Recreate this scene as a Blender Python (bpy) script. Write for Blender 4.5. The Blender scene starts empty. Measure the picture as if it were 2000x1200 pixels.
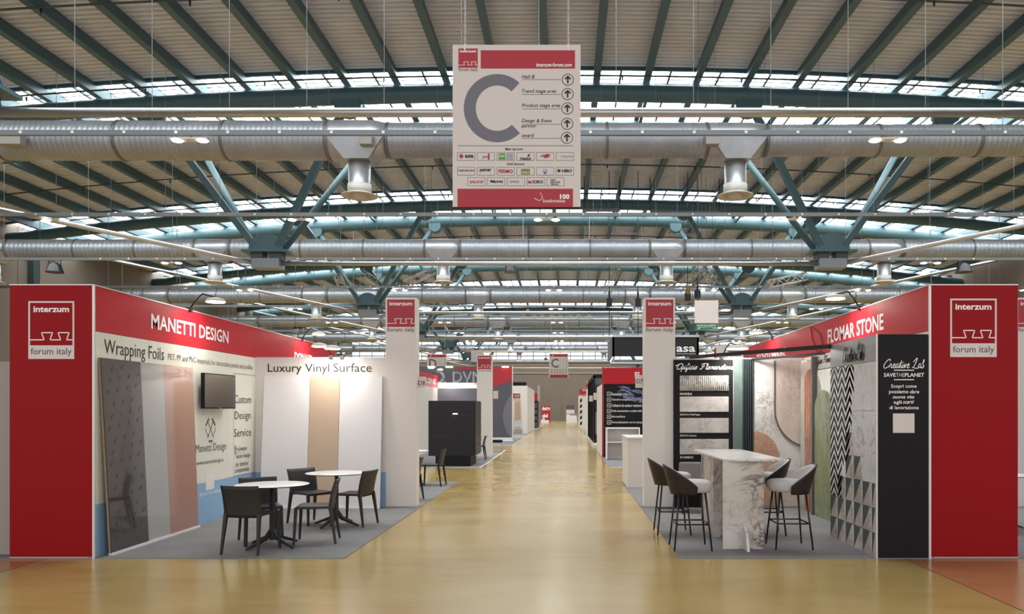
import bpy, math, random
from mathutils import Vector, Matrix
random.seed(7)
PI = math.pi
S = bpy.context.scene
COL = S.collection

# ------------------------------------------------------------------ camera, sky, exposure
F = 1519.0; VX = 1105.0; VY = 800.0; CH = 1.634      # focal length and axis in pixels of the 2000 x 1200 frame
cam = bpy.data.cameras.new('camera'); camo = bpy.data.objects.new('camera', cam); COL.objects.link(camo)
camo.location = (0, 0, CH); camo.rotation_euler = (PI / 2, 0, 0)
cam.sensor_width = 36.0; cam.lens = 36.0 * F / 2000.0
cam.shift_x = -(VX - 1000) / 2000.0; cam.shift_y = (VY - 600) / 2000.0
cam.clip_end = 400
S.camera = camo
W = bpy.data.worlds.new('world'); S.world = W; W.use_nodes = True
W.node_tree.nodes['Background'].inputs[0].default_value = (0.95, 0.97, 1.0, 1)
W.node_tree.nodes['Background'].inputs[1].default_value = 0.72
S.view_settings.view_transform = 'Standard'; S.view_settings.look = 'None'
S.view_settings.exposure = 0.95; S.view_settings.gamma = 1.0
S.view_settings.use_curve_mapping = False
PANE_L = 5.0       # skylight panes, overcast sky behind them
LAMP_L = 22.0      # twin hall fixtures
SPOT_W = 4.5      # booth arm lamps

def at(px, py, Y): return Vector(((px - VX) * Y / F, Y, CH - (py - VY) * Y / F))
def YX(px, X): return X * F / (px - VX)              # depth at which a plane x = X shows at px
def XP(px, Y): return (px - VX) * Y / F
def ZP(py, Y): return CH - (py - VY) * Y / F
ORD = ['first', 'second', 'third', 'fourth', 'fifth', 'sixth', 'seventh', 'eighth', 'ninth', 'tenth', 'eleventh', 'twelfth', 'thirteenth', 'fourteenth']

# ------------------------------------------------------------------ materials
def lin(c):
    r = []
    for v in c:
        v = v / 255.0
        r.append(v / 12.92 if v <= 0.04045 else ((v + 0.055) / 1.055) ** 2.4)
    return (*r, 1.0)
def mat(name, rgb, rough=0.5, metal=0.0, spec=0.5, emis=0.0, emc=None, coat=0.0, noise=0.0, nscale=5.0, bump=0.0, bscale=60.0):
    m = bpy.data.materials.new(name); m.use_nodes = True
    nt = m.node_tree; b = nt.nodes['Principled BSDF']
    c = lin(rgb)
    b.inputs['Base Color'].default_value = c
    b.inputs['Roughness'].default_value = rough; b.inputs['Metallic'].default_value = metal
    b.inputs['Specular IOR Level'].default_value = spec; b.inputs['Coat Weight'].default_value = coat
    if emis:
        b.inputs['Emission Color'].default_value = lin(emc or rgb); b.inputs['Emission Strength'].default_value = emis
    if noise or bump:
        tc = nt.nodes.new('ShaderNodeTexCoord')
    if noise:
        n = nt.nodes.new('ShaderNodeTexNoise'); n.inputs['Scale'].default_value = nscale; n.inputs['Detail'].default_value = 5
        nt.links.new(tc.outputs['Object'], n.inputs['Vector'])
        r = nt.nodes.new('ShaderNodeValToRGB')
        r.color_ramp.elements[0].position = 0.3; r.color_ramp.elements[1].position = 0.7
        r.color_ramp.elements[0].color = tuple(x * (1 - noise) for x in c[:3]) + (1,)
        r.color_ramp.elements[1].color = tuple(min(1, x * (1 + noise)) for x in c[:3]) + (1,)
        nt.links.new(n.outputs['Fac'], r.inputs['Fac']); nt.links.new(r.outputs['Color'], b.inputs['Base Color'])
    if bump:
        n2 = nt.nodes.new('ShaderNodeTexNoise'); n2.inputs['Scale'].default_value = bscale
        nt.links.new(tc.outputs['Object'], n2.inputs['Vector'])
        bp = nt.nodes.new('ShaderNodeBump'); bp.inputs['Strength'].default_value = bump; bp.inputs['Distance'].default_value = 0.01
        nt.links.new(n2.outputs['Fac'], bp.inputs['Height']); nt.links.new(bp.outputs['Normal'], b.inputs['Normal'])
    return m
def marble(name, base, vein, base2=None, scale=2.0, width=0.03, stretch=(1, 1, 1), rough=0.25, distort=1.5):
    m = bpy.data.materials.new(name); m.use_nodes = True
    nt = m.node_tree; b = nt.nodes['Principled BSDF']; L = nt.links.new
    tc = nt.nodes.new('ShaderNodeTexCoord'); mp = nt.nodes.new('ShaderNodeMapping'); mp.inputs['Scale'].default_value = stretch
    L(tc.outputs['Object'], mp.inputs['Vector'])
    cl = nt.nodes.new('ShaderNodeTexNoise'); cl.inputs['Scale'].default_value = scale * 0.7; cl.inputs['Detail'].default_value = 4
    L(mp.outputs[0], cl.inputs['Vector'])
    mx = nt.nodes.new('ShaderNodeMix'); mx.data_type = 'RGBA'
    r0 = nt.nodes.new('ShaderNodeMapRange'); r0.inputs[1].default_value = 0.35; r0.inputs[2].default_value = 0.65
    L(cl.outputs['Fac'], r0.inputs[0]); L(r0.outputs[0], mx.inputs[0])
    mx.inputs[6].default_value = lin(base); mx.inputs[7].default_value = lin(base2 or [x * 0.88 for x in base])
    prev = mx.outputs[2]
    for k, (sc, w, st) in enumerate(((scale, width, 0.85), (scale * 2.6, width * 0.8, 0.5))):
        n = nt.nodes.new('ShaderNodeTexNoise'); n.inputs['Scale'].default_value = sc; n.inputs['Detail'].default_value = 7
        n.inputs['Roughness'].default_value = 0.62; n.inputs['Distortion'].default_value = distort
        L(mp.outputs[0], n.inputs['Vector'])
        s = nt.nodes.new('ShaderNodeMath'); s.operation = 'SUBTRACT'; s.inputs[1].default_value = 0.5; L(n.outputs['Fac'], s.inputs[0])
        a = nt.nodes.new('ShaderNodeMath'); a.operation = 'ABSOLUTE'; L(s.outputs[0], a.inputs[0])
        r = nt.nodes.new('ShaderNodeMapRange'); r.inputs[1].default_value = 0; r.inputs[2].default_value = w
        r.inputs[3].default_value = st; r.inputs[4].default_value = 0; L(a.outputs[0], r.inputs[0])
        # veins come and go
        g = nt.nodes.new('ShaderNodeTexNoise'); g.inputs['Scale'].default_value = sc * 0.6; L(mp.outputs[0], g.inputs['Vector'])
        gr = nt.nodes.new('ShaderNodeMapRange'); gr.inputs[1].default_value = 0.4; gr.inputs[2].default_value = 0.6; L(g.outputs['Fac'], gr.inputs[0])
        mu = nt.nodes.new('ShaderNodeMath'); mu.operation = 'MULTIPLY'; L(r.outputs[0], mu.inputs[0]); L(gr.outputs[0], mu.inputs[1])
        m2 = nt.nodes.new('ShaderNodeMix'); m2.data_type = 'RGBA'; L(mu.outputs[0], m2.inputs[0]); L(prev, m2.inputs[6])
        m2.inputs[7].default_value = lin(vein); prev = m2.outputs[2]
    L(prev, b.inputs['Base Color']); b.inputs['Roughness'].default_value = rough
    return m
def floor_mat(name, c1, c2, c3):
    m = bpy.data.materials.new(name); m.use_nodes = True
    nt = m.node_tree; b = nt.nodes['Principled BSDF']; L = nt.links.new
    g = nt.nodes.new('ShaderNodeNewGeometry')
    prev = None
    for sc, st, lo, hi in ((0.55, (0.6, 1.5, 1), 0.32, 0.68), (2.2, (0.5, 1.8, 1), 0.35, 0.7)):
        mp = nt.nodes.new('ShaderNodeMapping'); mp.inputs['Scale'].default_value = st; L(g.outputs['Position'], mp.inputs['Vector'])
        n = nt.nodes.new('ShaderNodeTexNoise'); n.inputs['Scale'].default_value = sc; n.inputs['Detail'].default_value = 3.5
        n.inputs['Roughness'].default_value = 0.6; n.inputs['Distortion'].default_value = 0.6
        L(mp.outputs[0], n.inputs['Vector'])
        r = nt.nodes.new('ShaderNodeMapRange'); r.inputs[1].default_value = lo; r.inputs[2].default_value = hi; L(n.outputs['Fac'], r.inputs[0])
        x = nt.nodes.new('ShaderNodeMix'); x.data_type = 'RGBA'; L(r.outputs[0], x.inputs[0])
        if prev is None:
            x.inputs[6].default_value = lin(c1); x.inputs[7].default_value = lin(c2)
        else:
            h = nt.nodes.new('ShaderNodeMath'); h.operation = 'MULTIPLY'; h.inputs[1].default_value = 0.24
            L(r.outputs[0], h.inputs[0]); L(h.outputs[0], x.inputs[0])
            L(prev, x.inputs[6]); x.inputs[7].default_value = lin(c3)
        prev = x.outputs[2]
    L(prev, b.inputs['Base Color'])
    n = nt.nodes.new('ShaderNodeTexNoise'); n.inputs['Scale'].default_value = 1.3; n.inputs['Detail'].default_value = 4; L(g.outputs['Position'], n.inputs['Vector'])
    r = nt.nodes.new('ShaderNodeMapRange'); r.inputs[3].default_value = 0.10; r.inputs[4].default_value = 0.3; L(n.outputs['Fac'], r.inputs[0])
    L(r.outputs[0], b.inputs['Roughness']); b.inputs['Specular IOR Level'].default_value = 0.22
    return m

M = {}
M['floor'] = floor_mat('polished_concrete', (172, 146, 90), (156, 128, 74), (182, 158, 110))
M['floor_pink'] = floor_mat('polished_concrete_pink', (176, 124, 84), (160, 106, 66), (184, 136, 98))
M['joint'] = mat('joint_dark', (70, 60, 45), 0.8)
M['carpet'] = mat('grey_carpet', (134, 131, 131), 0.95, spec=0.1, noise=0.06, nscale=2.5, bump=0.5, bscale=300)
M['carpet_edge'] = mat('carpet_edge_tape', (205, 198, 180), 0.6)
M['deck'] = mat('corrugated_deck', (214, 216, 222), 0.7, noise=0.06, nscale=0.7)
M['teal'] = mat('teal_steel', (66, 96, 106), 0.45, noise=0.08, nscale=1.2)
M['teal_lit'] = mat('teal_steel_lit', (70, 100, 106), 0.45, noise=0.05, nscale=1.2)  # same teal steel, slightly lightened: skylight falling on the rear members, put into the colour
M['tie'] = mat('galvanised_tube', (190, 188, 186), 0.3, metal=0.75, noise=0.05)
M['duct'] = mat('galvanised_duct', (150, 154, 160), 0.4, metal=0.55, noise=0.09, nscale=1.5)
M['duct_s'] = mat('smooth_duct', (168, 170, 174), 0.34, metal=0.6, noise=0.1, nscale=2.5)
M['duct_b'] = mat('duct_band', (120, 116, 112), 0.4, metal=0.7)
M['diff'] = mat('diffuser_cream', (198, 190, 178), 0.5)
M['dash'] = mat('dash_print_dark', (44, 40, 40), 0.4)
M['boxgrey'] = mat('box_grey', (140, 136, 130), 0.5)
M['collar'] = mat('collar_white', (205, 203, 198), 0.5)
M['pane'] = mat('skylight_pane', (245, 248, 248), 0.4, emis=PANE_L, emc=(244, 250, 252))
M['winpane'] = mat('window_pane', (235, 242, 250), 0.2, emis=1.6, emc=(232, 242, 255))
M['dark_frame'] = mat('dark_glazing_bar', (52, 66, 68), 0.5)
M['wall'] = mat('hall_wall', (122, 110, 100), 0.8, noise=0.04, nscale=0.5)
M['wall_trim'] = mat('hall_wall_trim', (160, 152, 142), 0.6)
M['tray'] = mat('cable_tray', (128, 132, 136), 0.4, metal=0.5)
M['white_plastic'] = mat('white_plastic', (222, 220, 214), 0.45)
M['lamp'] = mat('lamp_lens', (255, 255, 250), 0.3, emis=LAMP_L, emc=(255, 250, 240))
M['lampbody'] = mat('lamp_body', (196, 186, 170), 0.5)
M['black'] = mat('black_matt', (24, 22, 25), 0.55, spec=0.2)
M['blackg'] = mat('black_lacquer', (34, 32, 37), 0.4, spec=0.3)
M['black_metal'] = mat('black_metal', (22, 22, 23), 0.35)
M['red'] = mat('red_panel', (148, 12, 20), 0.5, spec=0.15)
M['redf'] = mat('red_fascia', (190, 28, 40), 0.42, spec=0.25)
M['redprint'] = mat('red_print', (172, 32, 48), 0.45)
M['white'] = mat('white_panel', (226, 218, 212), 0.5, noise=0.012, nscale=0.8)
M['cream'] = mat('cream_print', (226, 222, 208), 0.5)
M['blue'] = mat('blue_print', (140, 176, 208), 0.5)
M['sign'] = mat('sign_board', (216, 206, 200), 0.5)
M['signgrey'] = mat('sign_grey_print', (112, 110, 118), 0.55)
M['ink'] = mat('ink_black', (40, 36, 36), 0.6)
M['ink2'] = mat('ink_grey', (98, 90, 88), 0.6)
M['wink'] = mat('white_letter', (244, 240, 236), 0.5)
M['alu'] = mat('aluminium_edge', (218, 214, 208), 0.35, metal=0.3)
M['tan'] = mat('tan_board', (196, 172, 148), 0.35, noise=0.02)
M['whiteb'] = mat('white_board', (230, 226, 226), 0.3)
M['gloss_dark'] = mat('glossy_charcoal_foil', (70, 64, 64), 0.08, coat=0.6)
M['gloss_grey'] = mat('glossy_grey_foil', (168, 166, 162), 0.08, coat=0.5)
M['gloss_pink'] = mat('glossy_rose_foil', (168, 126, 112), 0.08, coat=0.5)
M['wood'] = mat('board_edge', (150, 128, 104), 0.6)
M['tv'] = mat('screen_glass', (30, 31, 34), 0.2, spec=0.6, coat=0.2)
M['chair'] = mat('charcoal_plastic', (46, 44, 44), 0.45, spec=0.35)
M['tabletop'] = mat('laminate_white', (224, 222, 218), 0.3)
M['stone'] = marble('arabescato_marble', (208, 200, 192), (52, 42, 38), (182, 168, 158), 1.7, 0.045, distort=1.6)
M['stone_top'] = marble('marble_top', (222, 218, 212), (140, 132, 126), (204, 200, 194), 2.2, 0.02)
M['stone_grey'] = marble('grey_marble', (222, 219, 216), (128, 122, 120), (204, 201, 199), 2.6, 0.025)
M['stone_pink'] = marble('pink_marble', (214, 200, 190), (160, 138, 126), (198, 182, 172), 2.6, 0.022, stretch=(1.6, 1, 0.8))
M['stone_tan'] = marble('tan_marble', (196, 158, 134), (160, 120, 98), (178, 142, 120), 4, 0.03)
M['stone_green'] = marble('green_marble', (128, 138, 106), (78, 92, 66), (158, 162, 132), 2.8, 0.05, stretch=(1, 1.6, 0.6))
M['stone_pgreen'] = marble('pale_green_marble', (186, 192, 178), (150, 158, 142), None, 3, 0.03)
M['stone_rust'] = marble('rust_marble', (178, 104, 74), (208, 158, 128), (142, 74, 52), 4, 0.05, stretch=(1, 3, 0.5))
M['metal_green'] = mat('brushed_green_metal', (112, 128, 122), 0.35, metal=0.4, noise=0.12, nscale=6)
M['slat_green'] = mat('dark_green_slat', (34, 46, 48), 0.4)
M['steel'] = mat('brushed_steel', (172, 172, 172), 0.3, metal=0.7, noise=0.12, nscale=3)
M['ribw'] = mat('ribbed_white', (226, 220, 210), 0.5)
M['speck'] = marble('speckled_rib', (214, 208, 200), (70, 66, 64), None, 16, 0.06)
M['samp1'] = marble('sample_grey_pink', (208, 202, 198), (150, 132, 122), None, 9, 0.03)
M['samp2'] = marble('sample_warm_grey', (202, 196, 190), (140, 132, 126), None, 5, 0.03)
M['samp3'] = marble('sample_veined', (206, 200, 194), (130, 118, 114), None, 5, 0.035)
M['zz_black'] = mat('zigzag_black', (36, 34, 34), 0.35)
M['zz_white'] = mat('zigzag_white', (236, 232, 228), 0.35)
M['tile_g'] = mat('tile_dark_green', (72, 82, 78), 0.4, noise=0.1)
M['tile_l'] = marble('tile_light', (226, 222, 218), (150, 140, 136), None, 7, 0.04)
M['tile_b'] = marble('tile_beige', (206, 190, 180), (150, 130, 122), None, 7, 0.04)
M['seat'] = mat('grey_upholstery', (186, 180, 178), 0.9, noise=0.03, nscale=20, bump=0.15, bscale=250)
M['shell'] = mat('dark_brown_shell', (46, 39, 36), 0.45, spec=0.35)
M['seat_d'] = mat('mid_grey_upholstery', (120, 116, 116), 0.9)
M['dvn'] = mat('anthracite_print', (82, 80, 88), 0.5)
M['dvn2'] = mat('grey_circle_print', (112, 108, 114), 0.5)
M['glass'] = mat('dark_glass', (60, 62, 72), 0.08, coat=0.5)
M['green_sign'] = mat('exit_green', (30, 110, 80), 0.5)
M['chain_y'] = mat('yellow_bag', (170, 150, 60), 0.6)
M['splash_b'] = mat('splash_blue', (110, 130, 180), 0.5)
M['c_green'] = mat('logo_green', (90, 150, 70), 0.5)
M['c_olive'] = mat('logo_olive', (134, 134, 40), 0.5)
M['c_blue'] = mat('logo_blue', (40, 90, 170), 0.5)
M['c_grey'] = mat('logo_grey', (160, 162, 166), 0.5)
M['spotface'] = mat('spot_lens', (255, 255, 250), 0.3, emis=14, emc=(255, 250, 240))
M['bandface'] = mat('warm_batten', (255, 250, 240), 0.3, emis=1.6, emc=(255, 244, 226))

# ------------------------------------------------------------------ mesh helpers
def wloc(o):
    v = Vector((0, 0, 0))
    while o is not None:
        v += o.location; o = o.parent
    return v
class MB:
    def __init__(s): s.v = []; s.f = []; s.m = []; s.mi = 0; s.sm = []
    def add(s, vs, fs, smooth=False):
        b = len(s.v); s.v += [Vector(x) for x in vs]
        for f in fs: s.f.append([b + i for i in f]); s.m.append(s.mi); s.sm.append(smooth)
        return s
    def box(s, x0, x1, y0, y1, z0, z1):
        return s.add([(x0, y0, z0), (x1, y0, z0), (x1, y1, z0), (x0, y1, z0), (x0, y0, z1), (x1, y0, z1), (x1, y1, z1), (x0, y1, z1)],
                     [(0, 3, 2, 1), (4, 5, 6, 7), (0, 1, 5, 4), (1, 2, 6, 5), (2, 3, 7, 6), (3, 0, 4, 7)])
    def hexa(s, lo, hi):
        return s.add(list(lo) + list(hi), [(0, 3, 2, 1), (4, 5, 6, 7), (0, 1, 5, 4), (1, 2, 6, 5), (2, 3, 7, 6), (3, 0, 4, 7)])
    def beam(s, p0, p1, w, h, up=(0, 0, 1), w1=None, h1=None):
        p0 = Vector(p0); p1 = Vector(p1); d = (p1 - p0).normalized(); up = Vector(up)
        x = d.cross(up)
        if x.length < 1e-4: x = d.cross(Vector((1, 0, 0)))
        x.normalize(); y = x.cross(d).normalized(); w1 = w if w1 is None else w1; h1 = h if h1 is None else h1
        lo = [p0 + x * a * w / 2 + y * b * h / 2 for a, b in ((-1, -1), (1, -1), (1, 1), (-1, 1))]
        hi = [p1 + x * a * w1 / 2 + y * b * h1 / 2 for a, b in ((-1, -1), (1, -1), (1, 1), (-1, 1))]
        return s.hexa(lo, hi)
    def tube(s, pts, r, n=8, cap=True, r1=None):
        pts = [Vector(p) for p in pts]; k = len(pts); base = len(s.v); fr = None
        rs = r if isinstance(r, (list, tuple)) else [r + ((r1 if r1 is not None else r) - r) * i / max(1, k - 1) for i in range(k)]
        for i, p in enumerate(pts):
            d = (pts[min(i + 1, k - 1)] - pts[max(i - 1, 0)]).normalized()
            if fr is None:
                fr = d.orthogonal().normalized()
            fr = (fr - d * fr.dot(d)).normalized(); b = d.cross(fr)
            for j in range(n):
                a = 2 * PI * j / n; s.v.append(p + (fr * math.cos(a) + b * math.sin(a)) * rs[i])
        for i in range(k - 1):
            for j in range(n):
                s.f.append([base + i * n + j, base + i * n + (j + 1) % n, base + (i + 1) * n + (j + 1) % n, base + (i + 1) * n + j]); s.m.append(s.mi); s.sm.append(True)
        if cap:
            s.f.append([base + j for j in range(n)][::-1]); s.m.append(s.mi); s.sm.append(False)
            s.f.append([base + (k - 1) * n + j for j in range(n)]); s.m.append(s.mi); s.sm.append(False)
        return s
    def lathe(s, prof, c=(0, 0, 0), axis='z', n=24, cap=True):
        # prof: (r, t) pairs, t along the axis
        c = Vector(c); base = len(s.v); k = len(prof)
        for r, t in prof:
            for j in range(n):
                a = 2 * PI * j / n; u, w = r * math.cos(a), r * math.sin(a)
                s.v.append(c + Vector((u, w, t) if axis == 'z' else ((t, u, w) if axis == 'x' else (u, t, w))))
        for i in range(k - 1):
            for j in range(n):
                s.f.append([base + i * n + j, base + i * n + (j + 1) % n, base + (i + 1) * n + (j + 1) % n, base + (i + 1) * n + j]); s.m.append(s.mi); s.sm.append(True)
        if cap:
            s.f.append([base + j for j in range(n)][::-1]); s.m.append(s.mi); s.sm.append(False)
            s.f.append([base + (k - 1) * n + j for j in range(n)]); s.m.append(s.mi); s.sm.append(False)
        return s
    def plate(s, pts, n):
        # polygon given in world points, extruded by vector n
        pts = [Vector(p) for p in pts]; n = Vector(n); k = len(pts)
        nrm = Vector((0, 0, 0))
        for i in range(k): nrm += pts[i].cross(pts[(i + 1) % k])
        if nrm.dot(n) < 0: pts = pts[::-1]
        return s.add(pts + [p + n for p in pts], [list(range(k))[::-1], list(range(k, 2 * k))] + [(i, (i + 1) % k, k + (i + 1) % k, k + i) for i in range(k)])
    def ribbon(s, pts, w, n, t):
        # flat stroke of width w along pts, on a face with normal n, thickness t
        pts = [Vector(p) for p in pts]; n = Vector(n).normalized(); L = []
        k = len(pts); lo = []; hi = []
        for i, p in enumerate(pts):
            d = pts[min(i + 1, k - 1)] - pts[max(i - 1, 0)]
            if d.length < 1e-7: d = Vector((1, 0, 0))
            x = d.cross(n).normalized(); ww = w[i] if isinstance(w, list) else w
            lo.append(p + x * ww / 2 + n * t); hi.append(p - x * ww / 2 + n * t)
        return s.add(lo + hi, [(i, i + 1, k + i + 1, k + i) for i in range(k - 1)])
    def build(s, name, mats, parent=None, local=False, bevel=0.0, origin=None, seg=2):
        if not isinstance(mats, (list, tuple)): mats = [mats]
        me = bpy.data.meshes.new(name)
        if parent is not None:
            off = Vector((0, 0, 0)) if local else wloc(parent); loc = Vector((0, 0, 0))
        elif origin is not None:
            off = Vector(origin); loc = off
        else:
            lo = [min(p[i] for p in s.v) for i in range(3)]; hi = [max(p[i] for p in s.v) for i in range(3)]
            off = Vector(((lo[0] + hi[0]) / 2, (lo[1] + hi[1]) / 2, lo[2])); loc = off
        me.from_pydata([p - off for p in s.v], [], s.f)
        for m in mats: me.materials.append(M[m] if isinstance(m, str) else m)
        me.polygons.foreach_set('material_index', s.m); me.polygons.foreach_set('use_smooth', s.sm)
        me.update()
        o = bpy.data.objects.new(name, me); COL.objects.link(o); o.location = loc
        if parent is not None: o.parent = parent
        if bevel:
            b = o.modifiers.new('bevel', 'BEVEL'); b.width = bevel; b.segments = seg; b.limit_method = 'ANGLE'; b.angle_limit = 0.8
        return o
def thing(name, label, cat, loc=(0, 0, 0), rz=0.0, group=None):
    o = bpy.data.objects.new(name, None); COL.objects.link(o); o.location = loc; o.rotation_euler = (0, 0, rz)
    o.empty_display_size = 0.2
    o['label'] = label; o['category'] = cat
    if group: o['group'] = group
    return o
def tag(o, label, cat, group=None):
    o['label'] = label; o['category'] = cat
    if group: o['group'] = group
    return o
def structure(name, loc=(0, 0, 0), o=None):
    if o is None:
        o = bpy.data.objects.new(name, None); COL.objects.link(o); o.location = loc
    o['kind'] = 'structure'; return o
def copy_tree(o, parent=None):
    c = o.copy(); COL.objects.link(c)
    if parent is not None: c.parent = parent
    for ch in list(o.children): copy_tree(ch, c)
    return c
def place(o, x, y, rz, label, group=None, z=0.0):
    o.location = (x, y, z); o.rotation_euler = (0, 0, rz); o['label'] = label
    if group: o['group'] = group
    return o

# ------------------------------------------------------------------ lettering
def text_mesh(txt, bold=0.0, shear=0.0, spacing=1.0, res=2):
    cu = bpy.data.curves.new('lettering', 'FONT'); cu.body = txt; cu.size = 1.0; cu.offset = bold
    cu.shear = shear; cu.space_character = spacing; cu.resolution_u = res; cu.fill_mode = 'FRONT'; cu.align_x = 'LEFT'
    o = bpy.data.objects.new('t', cu); COL.objects.link(o)
    dg = bpy.context.evaluated_depsgraph_get(); dg.update()
    me = bpy.data.meshes.new_from_object(o.evaluated_get(dg))
    vs = [v.co.copy() for v in me.vertices]; fs = [list(p.vertices) for p in me.polygons]
    bpy.data.objects.remove(o); bpy.data.curves.remove(cu); bpy.data.meshes.remove(me)
    return vs, fs
def text(txt, o, xd, ud, w, h, m, parent, bold=0.0, shear=0.0, spacing=1.0, gap=0.003, name='lettering', keep=False, slope=0.0, mb=None):
    """print txt inside the box with lower-left corner o, along xd (width w) and ud (height h)"""
    vs, fs = text_mesh(txt, bold, shear, spacing)
    if not vs: return None
    x0 = min(v.x for v in vs); x1 = max(v.x for v in vs); y0 = min(v.y for v in vs); y1 = max(v.y for v in vs)
    xd = Vector(xd).normalized(); ud = Vector(ud).normalized(); n = xd.cross(ud).normalized(); o = Vector(o)
    sx = w / (x1 - x0); sy = h / (y1 - y0)
    if keep: sx = sy = min(sx, sy)
    B = mb or MB()
    B.add([o + xd * (v.x - x0) * sx + ud * (v.y - y0) * sy + n * gap for v in vs], fs)
    if mb: return None
    return B.build(name, m, parent)
def ftext(txt, px0, py0, px1, py1, Y, m, parent, **k):
    """text on a plane facing the camera, box given in photo pixels"""
    return text(txt, at(px0, py1, Y), (1, 0, 0), (0, 0, 1), (px1 - px0) * Y / F, (py1 - py0) * Y / F, m, parent, **k)
def stext(txt, px0, px1, X, z0, z1, m, parent, **k):
    """text on a side wall x = X, horizontal extent given in photo pixels, heights in metres"""
    Ya, Yb = YX(px0, X), YX(px1, X)
    return text(txt, (X, Ya, z0), (0, 1 if Yb > Ya else -1, 0), (0, 0, 1), abs(Yb - Ya), z1 - z0, m, parent, **k)
GL = {
 'r': [[(0, .05), (.12, .46), (.2, .5), (.34, .42), (.33, .12), (.45, 0), (.55, .08)]], 'e': [[(0, .08), (.24, .22), (.36, .4), (.24, .5), (.1, .3), (.14, .05), (.34, 0), (.5, .1)]],
 'a': [[(.4, .42), (.2, .5), (.05, .25), (.12, 0), (.32, .15), (.42, .48), (.4, .1), (.5, 0), (.6, .08)]], 't': [[(0, .1), (.22, .9), (.16, .12), (.28, 0), (.42, .1)], [(-.05, .6), (.42, .66)]],
 'i': [[(0, .1), (.12, .48), (.11, .1), (.2, 0), (.32, .1)], [(.16, .66), (.19, .72)]], 'v': [[(0, .1), (.1, .48), (.2, 0), (.38, .45), (.5, .4)]],
 'b': [[(0, .1), (.22, .8), (.18, 1), (.1, .8), (.08, .08), (.25, 0), (.36, .25), (.2, .38)]], 'C': [[(.85, .8), (.85, 1.0), (.6, 1.02), (.25, .75), (.02, .3), (.12, 0), (.45, 0), (.95, .3)]],
 'L': [[(0, .7), (.4, 1.15), (.52, 1.05), (.35, .45), (.12, .03), (0, .1), (.3, 0), (.95, -.06)]], 'O': [[(.6, 1), (.22, .82), (0, .35), (.15, 0), (.5, .1), (.82, .5), (.82, .88), (.5, 1.02), (0, .8), (-.4, .62)]],
 'p': [[(0, .1), (.16, .5), (.04, -.42)], [(.1, .33), (.3, .5), (.38, .25), (.2, .02), (.5, .1)]], 'f': [[(0, .1), (.28, .8), (.34, 1), (.24, .95), (.08, -.4), (.18, -.3), (.28, .05), (.45, .1)]],
 'c': [[(.36, .42), (.2, .5), (.05, .25), (.15, 0), (.42, .1)]], 'o': [[(.2, .5), (.03, .25), (.15, 0), (.35, .2), (.25, .48), (.46, .42)]],
 'l': [[(0, .1), (.24, .8), (.2, 1), (.1, .8), (.12, .1), (.22, 0), (.34, .1)]], 's': [[(0, .1), (.2, .5), (.24, .3), (.2, .03), (.05, .05), (.38, .1)]],
 'm': [[(0, .1), (.08, .48), (.08, 0), (.15, .35), (.27, .5), (.29, 0), (.36, .35), (.48, .5), (.52, .08), (.64, .08)]],
 'n': [[(0, .1), (.08, .48), (.08, 0), (.16, .35), (.3, .5), (.34, .08), (.5, .08)]], 'F': [[(.1, .85), (.5, 1), (1.1, 1.02)], [(.6, .98), (.42, .3), (.2, 0), (0, .12)], [(.22, .5), (.75, .56)]],
}
def catmull(P, k=5):
    P = [Vector((x, y, 0)) for x, y in P]
    if len(P) < 3: return P
    Q = [P[0]] + P + [P[-1]]; R = []
    for i in range(1, len(Q) - 2):
        for j in range(k):
            t = j / k; a, b, c, d = Q[i - 1], Q[i], Q[i + 1], Q[i + 2]
            R.append(0.5 * ((2 * b) + (c - a) * t + (2 * a - 5 * b + 4 * c - d) * t * t + (3 * b - 3 * c + d - a) * t ** 3))
    R.append(P[-1]); return R
def script(txt, o, xd, ud, w, h, m, parent, lw=0.08, gap=0.003):
    x = 0; st = []
    for ch in txt:
        if ch == ' ': x += .45; continue
        g = GL[ch]; adv = max(p[0] for s_ in g for p in s_)
        for s_ in g: st.append([(p.x + x + p.y * .28, p.y) for p in catmull(s_)])
        x += adv * (.98 if ch.islower() else .92)
    x0 = min(p[0] for s_ in st for p in s_); x1 = max(p[0] for s_ in st for p in s_); y0 = min(p[1] for s_ in st for p in s_); y1 = max(p[1] for s_ in st for p in s_)
    xd = Vector(xd).normalized(); ud = Vector(ud).normalized(); n = xd.cross(ud); o = Vector(o); sx = w / (x1 - x0); sy = h / (y1 - y0); B = MB()
    for s_ in st: B.ribbon([o + xd * (p[0] - x0) * sx + ud * (p[1] - y0) * sy for p in s_], lw * h, n, gap)
    return B.build('lettering', m, parent)
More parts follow.
